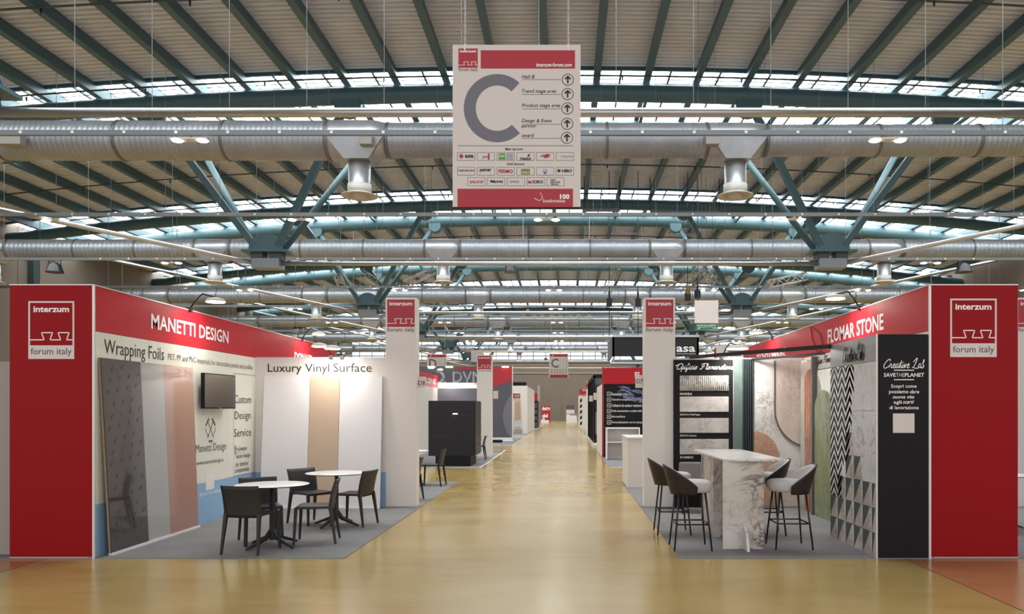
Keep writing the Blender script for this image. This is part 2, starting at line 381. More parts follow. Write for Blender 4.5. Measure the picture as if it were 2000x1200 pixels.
def logo(o, xd, ud, w, parent, kind='solid', gap=0.004):
    """the fair's square logo: word, dovetail line, two words underneath; o = lower-left of the square, w = its side"""
    xd = Vector(xd).normalized(); ud = Vector(ud).normalized(); n = xd.cross(ud); o = Vector(o)
    P = lambda u, v: o + xd * u * w + ud * v * w
    if kind == 'solid':
        B = MB().plate([P(0, 0), P(1, 0), P(1, 1), P(0, 1)], n * gap); B.build('logo_square', 'redprint', parent); g = gap
    else:
        B = MB().plate([P(-.04, -.32), P(1.04, -.32), P(1.04, -.0), P(-.04, -.0)], n * gap)
        for a, b, c, d in ((-.04, 0, 0, 1.04), (1, 0, 1.04, 1.04), (0, 1, 1, 1.04)): B.plate([P(a, b), P(c, b), P(c, d), P(a, d)], n * gap)
        B.build('logo_frame', 'sign', parent); g = 0.0
    text('interzum', P(.08, .78), xd, ud, w * .84, w * .14, 'wink', parent, bold=.028, gap=g + .003)
    B = MB(); t = w * .024
    z0, z1 = .13, .30
    pl = [(0, z0), (.33, z0), (.27, z1), (.53, z1), (.47, z0), (.72, z0), (.66, z1), (.92, z1), (.86, z0), (1, z0)]
    for i in range(len(pl) - 1): B.ribbon([P(*pl[i]), P(*pl[i + 1])], t, n, g + .003)
    B.build('logo_line', 'wink', parent)
    text('forum italy', P(.0 if kind == 'solid' else .02, -.22 if kind == 'solid' else -.26), xd, ud, w * (1.0 if kind == 'solid' else .96), w * .2, 'ink2', parent, gap=gap + .003)

# ================================================================== SETTING
HX = -0.6; HW = 29.0
def rise(x): return 0.0022 * (x - HX) ** 2
def deckz(x): return 13.35 - rise(x)
YC = [14.0 + 14.5 * i for i in range(7)]
YEND = 108.0
fl = structure('floor')
MB().box(-5.655, 3.69, -6, YEND, -0.1, 0).build('floor_slab', 'floor', fl)
MB().box(-11.3, -5.67, -6, YEND, -0.1, 0).build('floor_slab', 'floor_pink', fl)
MB().box(-HW - 1.5, -11.315, -6, YEND, -0.1, 0).build('floor_slab', 'floor', fl)
MB().box(3.71, 9.35, -6, YEND, -0.1, 0).build('floor_slab', 'floor_pink', fl)
MB().box(9.365, HW, -6, YEND, -0.1, 0).build('floor_slab', 'floor', fl)
MB().box(-6, 4, -6, YEND, -0.09, -0.006).build('joint', 'joint', fl)
for k, (x0, x1, y0, y1) in enumerate([(-9.8, -2.42, 8.5, 17.5), (1.25, 9.8, 8.5, 17.5)] + [q for i in range(1, 6) for q in ((-9.8, -2.42, 8.5 + 13.3 * i, 17.6 + 13.3 * i), (1.22, 9.8, 8.5 + 13.3 * i, 17.6 + 13.3 * i))]):
    side = 'left' if x0 < 0 else 'right'
    B = MB().box(x0, x1, y0, y1, 0.0, 0.008)
    o = B.build('carpet', 'carpet')
    tag(o, f'grey carpet under the {ORD[k // 2]} block of booths on the {side} of the aisle', 'carpet', 'grey booth carpets')
    if k >= 2:
        E = MB().box(x0, x1, y0 - .05, y0 + .0, 0, .009)
        if side == 'left': E.box(x1, x1 + .05, y0 - .05, y1, 0, .009)
        E.build('edge_tape', 'carpet_edge', o)

wb = structure('wall_back')
for i in range(24):
    x0 = -30.6 + i * 2.5
    MB().box(x0 + .02, x0 + 2.48, YEND, YEND + .2, 0, 8.4).build('panel', 'wall', wb)
MB().box(-31, 30, YEND + .05, YEND + .3, 0, 14).build('backing', 'wall', wb)
MB().box(-31, 30, YEND - .15, YEND, 8.15, 8.4).box(-31, 30, YEND - .1, YEND, 6.6, 6.75).build('rail', 'wall_trim', wb)
ww = structure('window_1')
for row, (z0, z1) in enumerate(((8.55, 9.65), (10.3, 10.95))):
    for i in range(34):
        x0 = -30.3 + i * 1.72
        MB().box(x0 + .06, x0 + 1.66, YEND - .06, YEND, z0, z1).build('pane', 'winpane', ww)
B = MB()
for z0, z1 in ((8.55, 9.65), (10.3, 10.95)):
    for i in range(35): B.box(-30.3 + i * 1.72 - .06, -30.3 + i * 1.72 + .06, YEND - .12, YEND, z0, z1)
    B.box(-30.6, 28.6, YEND - .1, YEND - .02, (z0 + z1) / 2 - .03, (z0 + z1) / 2 + .03)
    for i in range(34): B.box(-30.3 + i * 1.72 + .84, -30.3 + i * 1.72 + .88, YEND - .1, YEND, z0, z1)
    B.box(-30.6, 28.6, YEND - .14, YEND, z0 - .1, z0).box(-30.6, 28.6, YEND - .14, YEND, z1, z1 + .1)
B.build('window_frame', 'dark_frame', ww)
for nm, x0, x1 in (('wall_left', HX - HW - .3, HX - HW), ('wall_right', HX + HW, HX + HW + .3)):
    w = structure(nm)
    for i in range(19):
        MB().box(x0, x1, -6 + i * 6 + .02, i * 6 - .02, 0, 11.7).build('panel', 'wall', w)
    B = MB(); s = 1 if x0 < 0 else -1; xi = x1 if x0 < 0 else x0
    for Yc in YC: B.box(min(xi, xi + s * .35), max(xi, xi + s * .35), Yc - .25, Yc + .25, 0, 11.5)
    B.build('column', 'dark_frame', w)
    MB().box(min(xi - s * .1, xi - s * .2), max(xi - s * .1, xi - s * .2), -6, YEND, 0, 12.2).build('backing', 'wall', w)

# ---- roof: rafters, corrugated decks, skylights
ce = structure('ceiling')
RX = [-0.66 + 1.72 * k for k in range(-17, 17)]
for x in RX:
    z1 = deckz(x) - 0.02; z0 = z1 - .40
    B = MB().box(x - .05, x + .05, -2, YEND, z0 + .03, z1).box(x - .12, x + .12, -2, YEND, z0, z0 + .035)
    B.build('rafter', 'teal', ce)
segs = []; y = -2.0
for Yc in YC: segs.append((y, Yc - 1.85)); y = Yc + 3.9
segs.append((y, YEND))
XS = [RX[0] - .86 + .86 * k for k in range(69)]
for i, (a, b) in enumerate(segs):
    if b - a < .3: continue
    pitch = .25; prof = []; y = a
    while y < b - .01:
        prof += [(y, 0), (y + .12, 0), (y + .135, .09), (y + .235, .09)]; y += pitch
    prof = [(min(p, b), q) for p, q in prof] + [(b, 0)]
    B = MB(); n = len(XS)
    vs = [(x, p, deckz(x) + q) for p, q in prof for x in XS]
    B.add(vs, [(r * n + c, r * n + c + 1, (r + 1) * n + c + 1, (r + 1) * n + c) for r in range(len(prof) - 1) for c in range(n - 1)])
    B.build('corrugated_deck', 'deck', ce)
B = MB()
for Yc in YC:
    for yy in (Yc - 1.85, Yc + 3.9):
        for j in range(len(XS) - 1):
            B.beam((XS[j], yy, deckz(XS[j]) - .03), (XS[j + 1], yy, deckz(XS[j + 1]) - .03), .1, .1)
o = B.build('purlin', 'teal', ce)
pane_me = None
for i, Yc in enumerate(YC):
    wn = structure(f'window_{i + 2}', (0, 0, 0))
    ys = [Yc - 1.85 + j * 5.75 / 2 for j in range(3)]
    J = MB(); G = MB()
    for k in range(len(XS) - 1):
        xc = (XS[k] + XS[k + 1]) / 2; z = deckz(xc) + .05; sl = -math.atan(0.0044 * (xc - HX))
        for j in range(2):
            hx, hy = .415, 5.75 / 4 - .03; yc = (ys[j] + ys[j + 1]) / 2
            if i in (1, 2):
                if pane_me is None:
                    o = MB().box(-hx, hx, -hy, hy, 0, .02).build('pane', 'pane', wn, local=True); pane_me = o.data
                else:
                    o = bpy.data.objects.new('pane', pane_me); COL.objects.link(o); o.parent = wn
                o.location = (xc, yc, z); o.rotation_euler = (0, -sl, 0)
            else:
                J.box(xc - hx, xc + hx, yc - hy, yc + hy, z, z + .02)
        G.box(XS[k] - .035, XS[k] + .035, ys[0], ys[-1], deckz(XS[k]) - .02, deckz(XS[k]) + .1)
    for yy in ys + [ys[0] + .9, ys[0] + 1.25]:
        tkb = .06 if yy in ys else .025
        for k in range(len(XS) - 1):
            G.beam((XS[k], yy, deckz(XS[k]) + .0), (XS[k + 1], yy, deckz(XS[k + 1]) + .0), tkb, tkb)
    if J.v: o = J.build('pane', 'pane', wn); o['kind'] = 'stuff'
    G.build('glazing_bar', 'dark_frame', wn)

# ---- trusses
NX = 10.3
near = ['nearest', 'second', 'third', 'fourth', 'fifth', 'sixth', 'farthest']
for i, Yc in enumerate(YC):
    t = thing('roof_truss', f'arched teal twin-chord roof truss with V struts, {near[i]} from the viewer' if i else 'arched teal roof truss nearest the viewer, only its long silver tie crosses high up', 'roof truss', (HX, Yc, 6.9), group='teal roof trusses')
    cz = lambda x: 12.55 - rise(x)
    xs = [HX - 29.2 + 58.4 * k / 28 for k in range(29)]
    MB().tube([(x, Yc - 1.7, cz(x)) for x in xs], .30, 14).build('front_chord', 'teal', t)
    MB().tube([(x, Yc + 1.8, cz(x)) for x in xs], .34, 14).build('rear_chord', 'teal_lit', t)
    for s in (-1, 1):
        nx = HX + s * NX; nz = 7.55
        for dx in (-3.4, 3.4):
            if i == 0 and dx * s < 0: continue
            tx = nx + dx
            MB().beam((nx + dx * .12, Yc - .15, nz), (tx, Yc - 1.7, cz(tx) - .15), .22, .24, up=(0, 1, 0)).build('strut', 'teal', t)
            MB().tube([(nx + dx * .16, Yc + .15, nz), (tx, Yc + 1.8, cz(tx) - .15)], .12, 12).build('strut', 'teal_lit', t)
            MB().lathe([(.45, -.22), (.45, .22)], (tx, Yc - 1.7, cz(tx) - .3), 'y', 16).build('hub', 'teal', t)
            MB().lathe([(.34, -.3), (.34, .3)], (tx, Yc + 1.8, cz(tx) - .3), 'y', 16).build('hub', 'teal_lit', t)
        pl = [(nx + .62 * math.cos(a), Yc - .28, nz - .12 + .62 * math.sin(a)) for a in [PI * q / 14 for q in range(15)]]
        B = MB().plate(pl, (0, .06, 0)).plate([(p[0], Yc + .22, p[2]) for p in pl], (0, .06, 0)).box(nx - .85, nx + .85, Yc - .4, Yc + .4, nz - .2, nz - .12)
        B.build('node_plate', 'teal', t)
        MB().box(nx - .55, nx - .12, Yc - .25, Yc + .25, nz - .48, nz - .2).box(nx + .12, nx + .55, Yc - .25, Yc + .25, nz - .48, nz - .2).build('bracket', 'dark_frame', t)
        MB().box(nx - .5, nx + .5, Yc - .3, Yc + .3, 6.78, 7.12).build('node_box', 'tray', t)
        ex = HX + s * 28.3
        MB().tube([(nx + s * .45, Yc, 6.98), (ex, Yc, 6.98 + .206 * (28.3 - NX))], .085, 12).build('inclined_tie', 'tie', t)
    MB().tube([(HX - NX + .45, Yc, 6.98), (HX + NX - .45, Yc, 6.98)], .085, 12).build('tie', 'tie', t)
    # small braces between the chords
    for k in range(-3, 4):
        x = HX + k * 3.44
        if abs(k) in (2,): continue
        MB().beam((x, Yc - 1.7, cz(x) + .1), (x + .0, Yc + 1.8, cz(x) + .1), .12, .12).build('brace', 'teal', t)

# ---- ducts
YD = [21.2 + 14.5 * i for i in range(6)]
VX4 = [-26.3, -16.1, -5.62, 4.62, 14.6, 24.9]
for i, Y in enumerate(YD):
    d = thing('air_duct', f'round galvanised spiral air duct with outlets, {ORD[i]} from the viewer', 'duct', (HX, Y, 8.0), group='galvanised air ducts')
    z = 8.96
    pitch = .14 if i == 0 else (.2 if i < 3 else .5)
    ends = [-29.4] + VX4 + [28.2]
    rad = [.55, .53, .52, .46, .42, .42, .42] if i == 0 else ([.47] * 7 if i < 5 else [.44] * 7)
    for k in range(len(ends) - 1):
        a = ends[k] + (.75 if k else 0); b = ends[k + 1] - (.75 if k < len(ends) - 2 else 0)
        if abs(XP(0, Y)) < 0: pass
        if a * F / Y + VX > 2150 or b * F / Y + VX < -150: continue
        r = rad[k]; prof = []; x = a
        while x < b - pitch:
            prof += [(r, x), (r, x + pitch * .8), (r + .007, x + pitch * .9)]; x += pitch
        prof += [(r, b)]
        zc = z if i else z - .0
        MB().lathe(prof, (0, Y, zc), 'x', 28).build('spiral_pipe', 'duct', d)
        for xx in (a + .02, b - .1, a + (b - a) * .36, a + (b - a) * .68): MB().lathe([(r + .004, 0), (r + .026, 0.005), (r + .026, .07), (r + .004, .075)], (xx, Y, zc), 'x', 28).build('clamp_band', 'duct_b', d)
    for k, xv in enumerate(VX4):
        if not -100 < xv * F / Y + VX < 2100: continue
        R = max(rad[k], rad[k + 1]) + .015
        T = MB().lathe([(rad[k], -.78), (R, -.7), (R, .35), (R, .38), (rad[k + 1], .78)], (xv, Y, z), 'x', 28)
        # wedge narrowing down to the round drop
        tp = [(xv + .74 * a, Y + .55 * b, z - .08) for a, b in ((-1, -1), (1, -1), (1, 1), (-1, 1))]
        bt = [(xv + .33 * a, Y + .40 * b, z - .6) for a, b in ((-1, -1), (1, -1), (1, 1), (-1, 1))]
        T.hexa(bt, tp)
        t_ = T.build('plenum', 'duct_s', d)
        MB().lathe([(.30, -.55), (.30, -1.2), (.305, -1.21), (.305, -1.24)], (xv, Y, z), 'z', 24).build('drop_pipe', 'duct_s', d)
        MB().lathe([(.32, -1.2), (.32, -1.44), (.26, -1.44), (.26, -1.2)], (xv, Y, z), 'z', 24).build('collar', 'collar', d)
        MB().lathe([(.30, -1.42), (.49, -1.50), (.49, -1.52), (.34, -1.50), (.32, -1.44), (.2, -1.46), (.2, -1.58), (.0, -1.6)], (xv, Y, z), 'z', 28, cap=False).build('diffuser', 'diff', d)
# junction boxes on the first duct
for k, (px, w) in enumerate(((21, .6), (715, .33), (1391, .36))):
    p = at(px, 275, 20.5)
    B = MB().box(p.x - w / 2, p.x + w / 2, 20.42, 20.66, p.z - .11, p.z + .12).box(p.x - w / 2 + .03, p.x + w / 2 - .03, 20.5, 20.66, p.z + .12, p.z + .2)
    tag(B.build('junction_box', 'boxgrey', bevel=.01), ['pale grey box on the nearest duct at the left picture edge', 'pale grey box on the nearest duct left of the big C sign', 'pale grey box on the nearest duct right of the big C sign'][k], 'box')

# ---- cable trays and twin fixtures
YT = [17.3 + 7.25 * i for i in range(12)]
LX = [HX + 7.75 * k for k in range(-3, 4)]
fx = None
def make_fixture():
    t = thing('ceiling_light', '', 'light')
    MB().box(-.42, .42, -.1, .1, .02, .055).build('housing', 'lampbody', t, local=True, bevel=.01)
    for s in (-1, 1):
        MB().lathe([(.10, 0.0), (.125, .02), (.125, .03)], (s * .28, 0, 0), 'z', 14).build('lens', 'lamp', t, local=True)
    MB().box(-.03, .03, -.03, .03, .05, .12).build('mount', 'tray', t, local=True)
    return t
for i, Y in enumerate(YT):
    tr = thing('cable_tray', f'slim grey cable tray across the hall with lights, {ORD[i]} row from the viewer', 'cable tray', (HX, Y, 7.7), group='cable trays')
    MB().box(-28.5, 27.5, Y - .04, Y + .04, 7.73, 7.76).box(-28.5, 27.5, Y - .045, Y - .035, 7.73, 7.84).box(-28.5, 27.5, Y + .035, Y + .045, 7.73, 7.84).build('rail', 'tray', tr)
    if i < 4:
        B = MB(); k = -16
        while k < 16:
            x = HX + k * 1.15
            B.box(x - .03, x + .03, Y - .055, Y - .045, 7.76, 7.82); k += 1
        B.build('junction', 'white_plastic', tr)
    x = HX - 25.8
    while x < 27:
        if -1100 < x * F / Y < 900: MB().tube([(x, Y, 7.84), (x, Y, deckz(x) - .4)], .007 if i < 3 else .012, 4, cap=False).build('hanger_wire', 'tray', tr)
        x += 1.72 if i < 2 else 3.44
    pos = [(j, x) for j, x in enumerate(LX) if -60 < x * F / Y + VX < 2060 and not (i == 0 and j == 3)]
    for q, (j, x) in enumerate(pos):
        f = make_fixture() if fx is None else copy_tree(fx)
        fx = fx or f
        place(f, x, Y - .02, 0, f'twin-lens ceiling light, {ORD[q]} from the left on the {ORD[i]} cable tray', 'twin-lens hall lights', z=7.59)

# ---- sprinkler pipes following the arch
for i, Y in enumerate([20.9, 26.1, 35.6, 40.4, 50.1, 55]):
    xs = [HX - 26 + 2 * k for k in range(27)]
    B = MB().tube([(x, Y, deckz(x) - .5) for x in xs], .03, 6)
    o = B.build('sprinkler_pipe', 'dark_frame'); tag(o, f'thin dark sprinkler pipe under the rafters, {ORD[i]} from the viewer', 'pipe', 'sprinkler pipes')
    for x in xs[::2]: MB().tube([(x + .5, Y, deckz(x) - .52), (x + .5, Y, deckz(x) - .66)], .035, 6, r1=.02).build('sprinkler_head', 'black_metal', o)

# ---- black pendant floodlights
for k, (px, py, Y) in enumerate(((107, 515, 31.8), (1882, 510, 31.8), (997, 512, 31.8), (1031, 600, 46.3), (1059, 676, 75.3), (1066, 690, 89.8))):
    p = at(px, py, Y); p.z = min(p.z, 7.45); z = p.z; sc = 1.0 if k < 2 else .8
    t = thing('floodlight', ['black bell-shaped floodlight high above the left red pylon', 'black bell-shaped floodlight high above the right red pylon', 'small black floodlight on the tray below the big C sign', 'small black floodlight above the far aisle, next behind the nearer one', 'tiny black floodlight high over the far aisle', 'tiny black floodlight in front of the far windows, farthest of all'][k], 'light', (p.x, p.y, z))
    B = MB().lathe([(.34 * sc, -.22), (.33 * sc, -.2), (.25 * sc, .05), (.12 * sc, .18), (.02, .2)], p, 'z', 20)
    B.build('shade', 'black_metal', t)
    MB().lathe([(.3 * sc, -.215), (.01, -.21)], p, 'z', 20, cap=False).build('lens', 'white_plastic', t)
    MB().tube([p + Vector((-.25 * sc, 0, .0)), p + Vector((-.25 * sc, 0, .3)), p + Vector((.25 * sc, 0, .3)), p + Vector((.25 * sc, 0, .0))], .02, 6).tube([p + Vector((0, 0, .3)), Vector((p.x, p.y, 7.85))], .02, 6).build('bracket', 'black_metal', t)

# ---- lattice trusses
def lattice(name, label, a, b, s=.3, m='tie', r=.02, step=None):
    a = Vector(a); b = Vector(b); d = (b - a).normalized(); L = (b - a).length
    x = d.cross(Vector((0, 0, 1))).normalized(); u = x.cross(d).normalized(); B = MB(); C = MB()
    cs = [(-1, -1), (1, -1), (1, 1), (-1, 1)]; step = step or s
    for p, q in cs: B.tube([a + x * p * s / 2 + u * q * s / 2, b + x * p * s / 2 + u * q * s / 2], r, 6)
    n = max(2, int(L / step))
    for k in range(n):
        for c in range(4):
            p0, p1 = cs[c], cs[(c + 1) % 4]
            if k % 2: p0, p1 = p1, p0
            C.tube([a + d * L * k / n + x * p0[0] * s / 2 + u * p0[1] * s / 2, a + d * L * (k + 1) / n + x * p1[0] * s / 2 + u * p1[1] * s / 2], r * .6, 4, cap=False)
    t = thing(name, label, 'truss', (a + b) / 2, group='aluminium lattice trusses')
    B.build('chord', m, t); C.build('lacing', m, t)
    for e in (a + d * .2, b - d * .2): MB().tube([e, (e.x, e.y, deckz(e.x) + .04)], .012, 4).build('hanger_wire', 'tray', t)
    return t
lt = [((1205, 522, 38), (1186, 568, 40), 'steep aluminium lattice truss hanging above the second right tower'),
      ((1374, 522, 37.4), (1332, 566, 39), 'aluminium lattice truss leaning left above the blank white square sign'),
      ((1378, 525, 38.6), (1393, 560, 40.6), 'short aluminium lattice truss leaning right above the blank white square sign'),
      ((1575, 540, 34), (1500, 556, 34), 'flat aluminium lattice truss hanging above the right red fascia'),
      ((658, 536, 38), (668, 560, 38), 'short steep aluminium lattice truss left of the white tower'),
      ((705, 532, 38), (742, 556, 38), 'aluminium lattice truss descending right, above the left white tower'),
      ((850, 528, 38), (790, 556, 38), 'aluminium lattice truss descending left, right of the left white tower')]
for a, b, lb in lt: lattice('lattice_truss', lb, at(*a), at(*b), .32, 'tie', .02)
lattice('lattice_truss', 'horizontal white lattice truss across the middle of the aisle far overhead', at(1015, 617, 44), at(1158, 617, 44), .36, 'white_plastic', .022, .5)
for k, (x0, x1, py, Y) in enumerate(((1141, 1211, 411, 38), (1270, 1405, 415, 38), (1192, 1256, 457, 48), (1308, 1370, 459, 48))):
    a = at(x0, py, Y); b = at(x1, py, Y)
    B = MB().beam(a, b, .16, .12)
    for p in (a, b): B.tube([p, Vector((p.x, p.y, deckz(p.x) - .3))], .02, 5)
    tag(B.build('rigging_bar', 'black_metal'), ['short black rigging bar hanging right beside the big C sign', 'long black rigging bar hanging right of the big C sign', 'left of the two small black bars under the skylit teal rear chord', 'right of the two small black bars under the skylit teal rear chord'][k], 'rigging bar')

# ================================================================== BOOTHS
XL = -5.16; XR = 3.97; YF = 8.5; YB = 12.93; HF = 2.99; HWL = 2.49
# ---- red pylons
def pylon(px0, px1, label, side):
    x0, x1 = XP(px0, YF), XP(px1, YF)
    t = thing('red_pylon', label, 'pillar', ((x0 + x1) / 2, YF + .45, 0), group='red corner pylons')
    bx0, bx1 = (x0, XL - .054) if side < 0 else (XR + .054, x1)
    MB().box(bx0, bx1, YF + .008, YF + .9, 0.02, HF).box(x0, x1, YF, YF + .008, 0.02, HF).build('body', 'red', t)
    MB().box(bx0, bx1, YF - .004, YF + .9, 0.009, .02).build('plinth', 'lampbody', t)
    e = x1 if side < 0 else x0
    MB().box(e - .012, e + .012, YF - .008, YF + .01, 0, HF + .005).build('edge_trim', 'alu', t)
    MB().box(x0, x1, YF - .008, YF + .01, HF, HF + .012).build('cap_trim', 'alu', t)
    return t
pl = pylon(19, 183, 'plain red corner pylon left of the aisle with white-framed square logo', -1)
p0 = at(59, 675, YF); logo(p0, (1, 0, 0), (0, 0, 1), 83 / 178.7, pl, 'frame')
pr = pylon(1816, 1988, 'plain red corner pylon right of the aisle beside the black stone panel', 1)
p0 = at(1859, 671, YF); logo(p0, (1, 0, 0), (0, 0, 1), 84 / 178.7, pr, 'frame')

# ---- left booth side wall
bw = thing('booth_wall', 'long booth side wall behind the left red pylon, red fascia over cream and blue panels', 'wall', (XL - .03, 13, 0))
jy = [YF, 9.62, 10.74, 11.86]
for k in range(4):
    y0 = jy[k]; y1 = jy[k + 1] if k < 3 else YB
    if k == 3:
        B = MB(); dy0, dy1 = YX(456, XL), YB - .06
        B.box(XL - .05, XL, y0, dy0 - .006, .59, HWL); B.box(XL - .05, XL, dy0 - .006, YB, 2.2, HWL); B.box(XL - .05, XL, dy1 + .006, YB, .59, 2.2)
        B.mi = 1; B.box(XL - .05, XL, y0, YB, 0, .586)
        B.build('panel', ['cream', 'blue'], bw)
        dr = MB().box(XL - .045, XL + .004, dy0, dy1, .595, 2.19).build('door_leaf', 'cream', bw)
        hy = YX(459, XL)
        MB().tube([(XL, hy, 1.02), (XL + .05, hy, 1.02), (XL + .05, hy + .14, 1.02)], .011, 8).box(XL, XL + .01, hy - .025, hy + .025, .93, 1.07).build('handle', 'steel', dr)
    else:
        B = MB().box(XL - .05, XL, y0 + .003, y1 - .003, .588, HWL); B.mi = 1; B.box(XL - .05, XL, y0 + .003, y1 - .003, 0, .588)
        B.build('panel', ['cream', 'blue'], bw)
MB().box(XL - .05, XL - .004, YB, 17.4, 0, HWL).build('panel', 'white', bw)
fa = MB().box(XL - .05, XL, YF + .01, 17.4, HWL + .004, HF).build('fascia', 'redf', bw)
MB().box(XL - .055, XL + .005, YF + .01, 17.4, HF, HF + .012).build('top_trim', 'alu', fa)
stext('MANETTI DESIGN', 295, 446, XL, 2.64, 2.83, 'wink', fa, bold=.02)
stext('DONATI', 575, 609, XL, 2.56, 2.73, 'wink', fa, bold=.03)
stext('Wrapping Foils', 203, 320, XL, 2.21, 2.42, 'ink', bw)
stext('PET, PP and PVC materials for decorative panels and profiles', 328, 493, XL, 2.26, 2.36, 'ink2', bw)
stext('Custom', 458, 490, XL + .004, 1.73, 1.86, 'ink', dr); stext('Design', 458, 489, XL + .004, 1.44, 1.6, 'ink', dr); stext('Service', 457, 490, XL + .004, 1.2, 1.33, 'ink', dr)
stext('Unique', 465, 482, XL + .004, .96, 1.05, 'ink', dr); stext('fusion design', 461, 488, XL + .004, .84, .93, 'ink', dr); stext('for interior', 460, 485, XL + .004, .73, .81, 'ink', dr); stext('components', 458, 486, XL + .004, .615, .7, 'ink', dr)
stext('Manetti Design', 382, 441, XL, .99, 1.14, 'ink2', bw); stext('www.manettidesign.it', 384, 436, XL, .83, .91, 'ink2', bw)
stext('discover our website', 389, 430, XL, .4, .46, 'wink', bw)
# crest of two crossed hammers
B = MB(); cy = YX(411, XL); 
for s in (-1, 1):
    B.ribbon([(XL, cy - s * .1, 1.22), (XL, cy + s * .1, 1.47)], .012, (1, 0, 0), .004)
    B.ribbon([(XL, cy + s * .05, 1.5), (XL, cy + s * .15, 1.4)], .03, (1, 0, 0), .004)
    B.ribbon([(XL, cy + s * .05, 1.24), (XL, cy + s * .13, 1.3), (XL, cy + s * .16, 1.36)], .01, (1, 0, 0), .004)
B.ribbon([(XL, cy - .06, 1.17), (XL, cy + .06, 1.17)], .03, (1, 0, 0), .004)
B.build('crest', 'ink2', bw)
MB().box(XL, XL + .003, YX(402, XL), YX(418, XL), .47, .7).build('blank_label', 'whiteb', bw)
MB().box(XL - .003, XL + .006, YX(459, XL), YB, 2.19, 2.2).build('door_head', 'steel', bw)

# leaning board
lb_ = thing('leaning_display_board', 'tall glossy display board of grey, pale and rose foils leaning against the left wall', 'board', (-5.1, 9.65, 0))
def lean(y0, y1, x_b, x_t, th, z0=.03, z1=2.205):
    b0 = y0 + .08 - .07 * (y0 - 8.567) / 2.13; b1 = y1 + .08 - .07 * (y1 - 8.567) / 2.13
    return MB().hexa([(x_b - th, b0, z0), (x_b, b0, z0), (x_b, b1, z0), (x_b - th, b1, z0)], [(x_t - th, y0, z1), (x_t, y0, z1), (x_t, y1, z1), (x_t - th, y1, z1)])
ya, yb_, yc_, yd_ = 8.567, YX(272, -5.14), YX(317, -5.14), YX(376, -5.13)
lean(ya, yd_, -5.06, -5.135, .02).build('backing', 'wood', lb_)
lean(ya + .01, yb_, -5.052, -5.127, .008).build('panel', 'gloss_dark', lb_)['label'] = 'charcoal foil with short diagonal dashes'
lean(yb_ + .003, yc_, -5.052, -5.127, .008).build('panel', 'gloss_grey', lb_)['label'] = 'pale grey foil'
lean(yc_ + .003, yd_, -5.052, -5.127, .008).build('panel', 'gloss_pink', lb_)['label'] = 'rose foil'
MB().box(-5.09, -5.03, ya + .09, yd_ + .02, 0.008, .035).build('base_strip', 'whiteb', lb_)
B = MB()
for r in range(15):
    for c in range(5):
        yy = ya + .1 + c * .19 + (r % 3) * .05; zz = .18 + r * .135 + c * .03
        if yy > yb_ - .05 or zz > 2.1: continue
        x = -5.052 + (-.075) * (zz - .03) / 2.175
        x2 = -5.052 + (-.075) * (zz + .05 - .03) / 2.175
        B.ribbon([(x, yy + .04 * (1 - zz / 2.2), zz), (x2, yy + .04 * (1 - zz / 2.2) + .035, zz + .05)], .007, (1, 0, .035), .005)
B.build('dash_print', 'dash', lb_)['kind'] = 'stuff'

# television
tv = thing('wall_television', 'black flat-screen television on a wall bracket between the boards and the lettering', 'television', (-5.06, 11.3, 1.6))
a0 = Vector((-5.05, 10.86, 0)); a1 = Vector((-4.985, 11.74, 0)); dv = (a1 - a0).normalized(); nv = Vector((dv.y, -dv.x, 0))
def tvb(u0, u1, z0, z1, n0, n1):
    P = lambda u, n: a0 + dv * u + nv * n
    lo = [P(u0, n0), P(u1, n0), P(u1, n1), P(u0, n1)]
    return MB().hexa([q + Vector((0, 0, z0)) for q in lo], [q + Vector((0, 0, z1)) for q in lo])
zt0, zt1 = 1.643, 2.145
tvb(0, .885, zt0, zt1, -.05, 0).build('casing', 'black', tv, bevel=.005)
tvb(.014, .871, zt0 + .02, zt1 - .014, 0, .003).build('screen', 'tv', tv)
tvb(.3, .6, 1.78, 2.0, -.12, -.05).build('bracket', 'black_metal', tv)
tvb(.42, .46, zt0 + .006, zt0 + .014, 0, .004).build('badge', 'alu', tv)

# ---- left booth back wall with leaning boards
bk = thing('booth_back_wall', 'white back wall of the left booth with the words Luxury Vinyl Surface', 'wall', (-4.1, YB, 0))
for x0, x1 in ((XL, -4.45), (-4.445, -3.72), (-3.715, -2.99)):
    B = MB().box(x0, x1, YB, YB + .05, .59, HWL); B.mi = 1; B.box(x0, x1, YB, YB + .05, 0, .59)
    B.build('panel', ['white', 'blue'], bk)
MB().box(XL, -2.99, YB - .004, YB + .054, HWL, HWL + .012).build('top_trim', 'alu', bk)
ftext('Luxury', 523, 711, 589, 732, YB, 'ink', bk, bold=.006); ftext('Vinyl', 596, 711, 643, 732, YB, 'ink', bk); ftext('Surface', 651, 710, 726, 727, YB, 'ink', bk)
for k, (x0, x1, m, lb) in enumerate(((-5.0, -4.24, 'whiteb', 'white leaning board on the left, in front of the lettered booth wall'), (-4.235, -3.745, 'tan', 'narrow tan leaning board between the two white ones'), (-3.74, -3.04, 'whiteb', 'white leaning board on the right, next to the white tower'))):
    z1 = 2.186; t = thing('sample_board', lb, 'board', ((x0 + x1) / 2, 12.78, 0))
    MB().hexa([(x0, 12.70, .03), (x1, 12.70, .03), (x1, 12.73, .03), (x0, 12.73, .03)], [(x0, 12.895, z1), (x1, 12.895, z1), (x1, 12.925, z1), (x0, 12.925, z1)]).build('board', m, t, bevel=.003)
    MB().box(x0, x1, 12.67, 12.74, .008, .035).build('base_strip', 'whiteb', t)

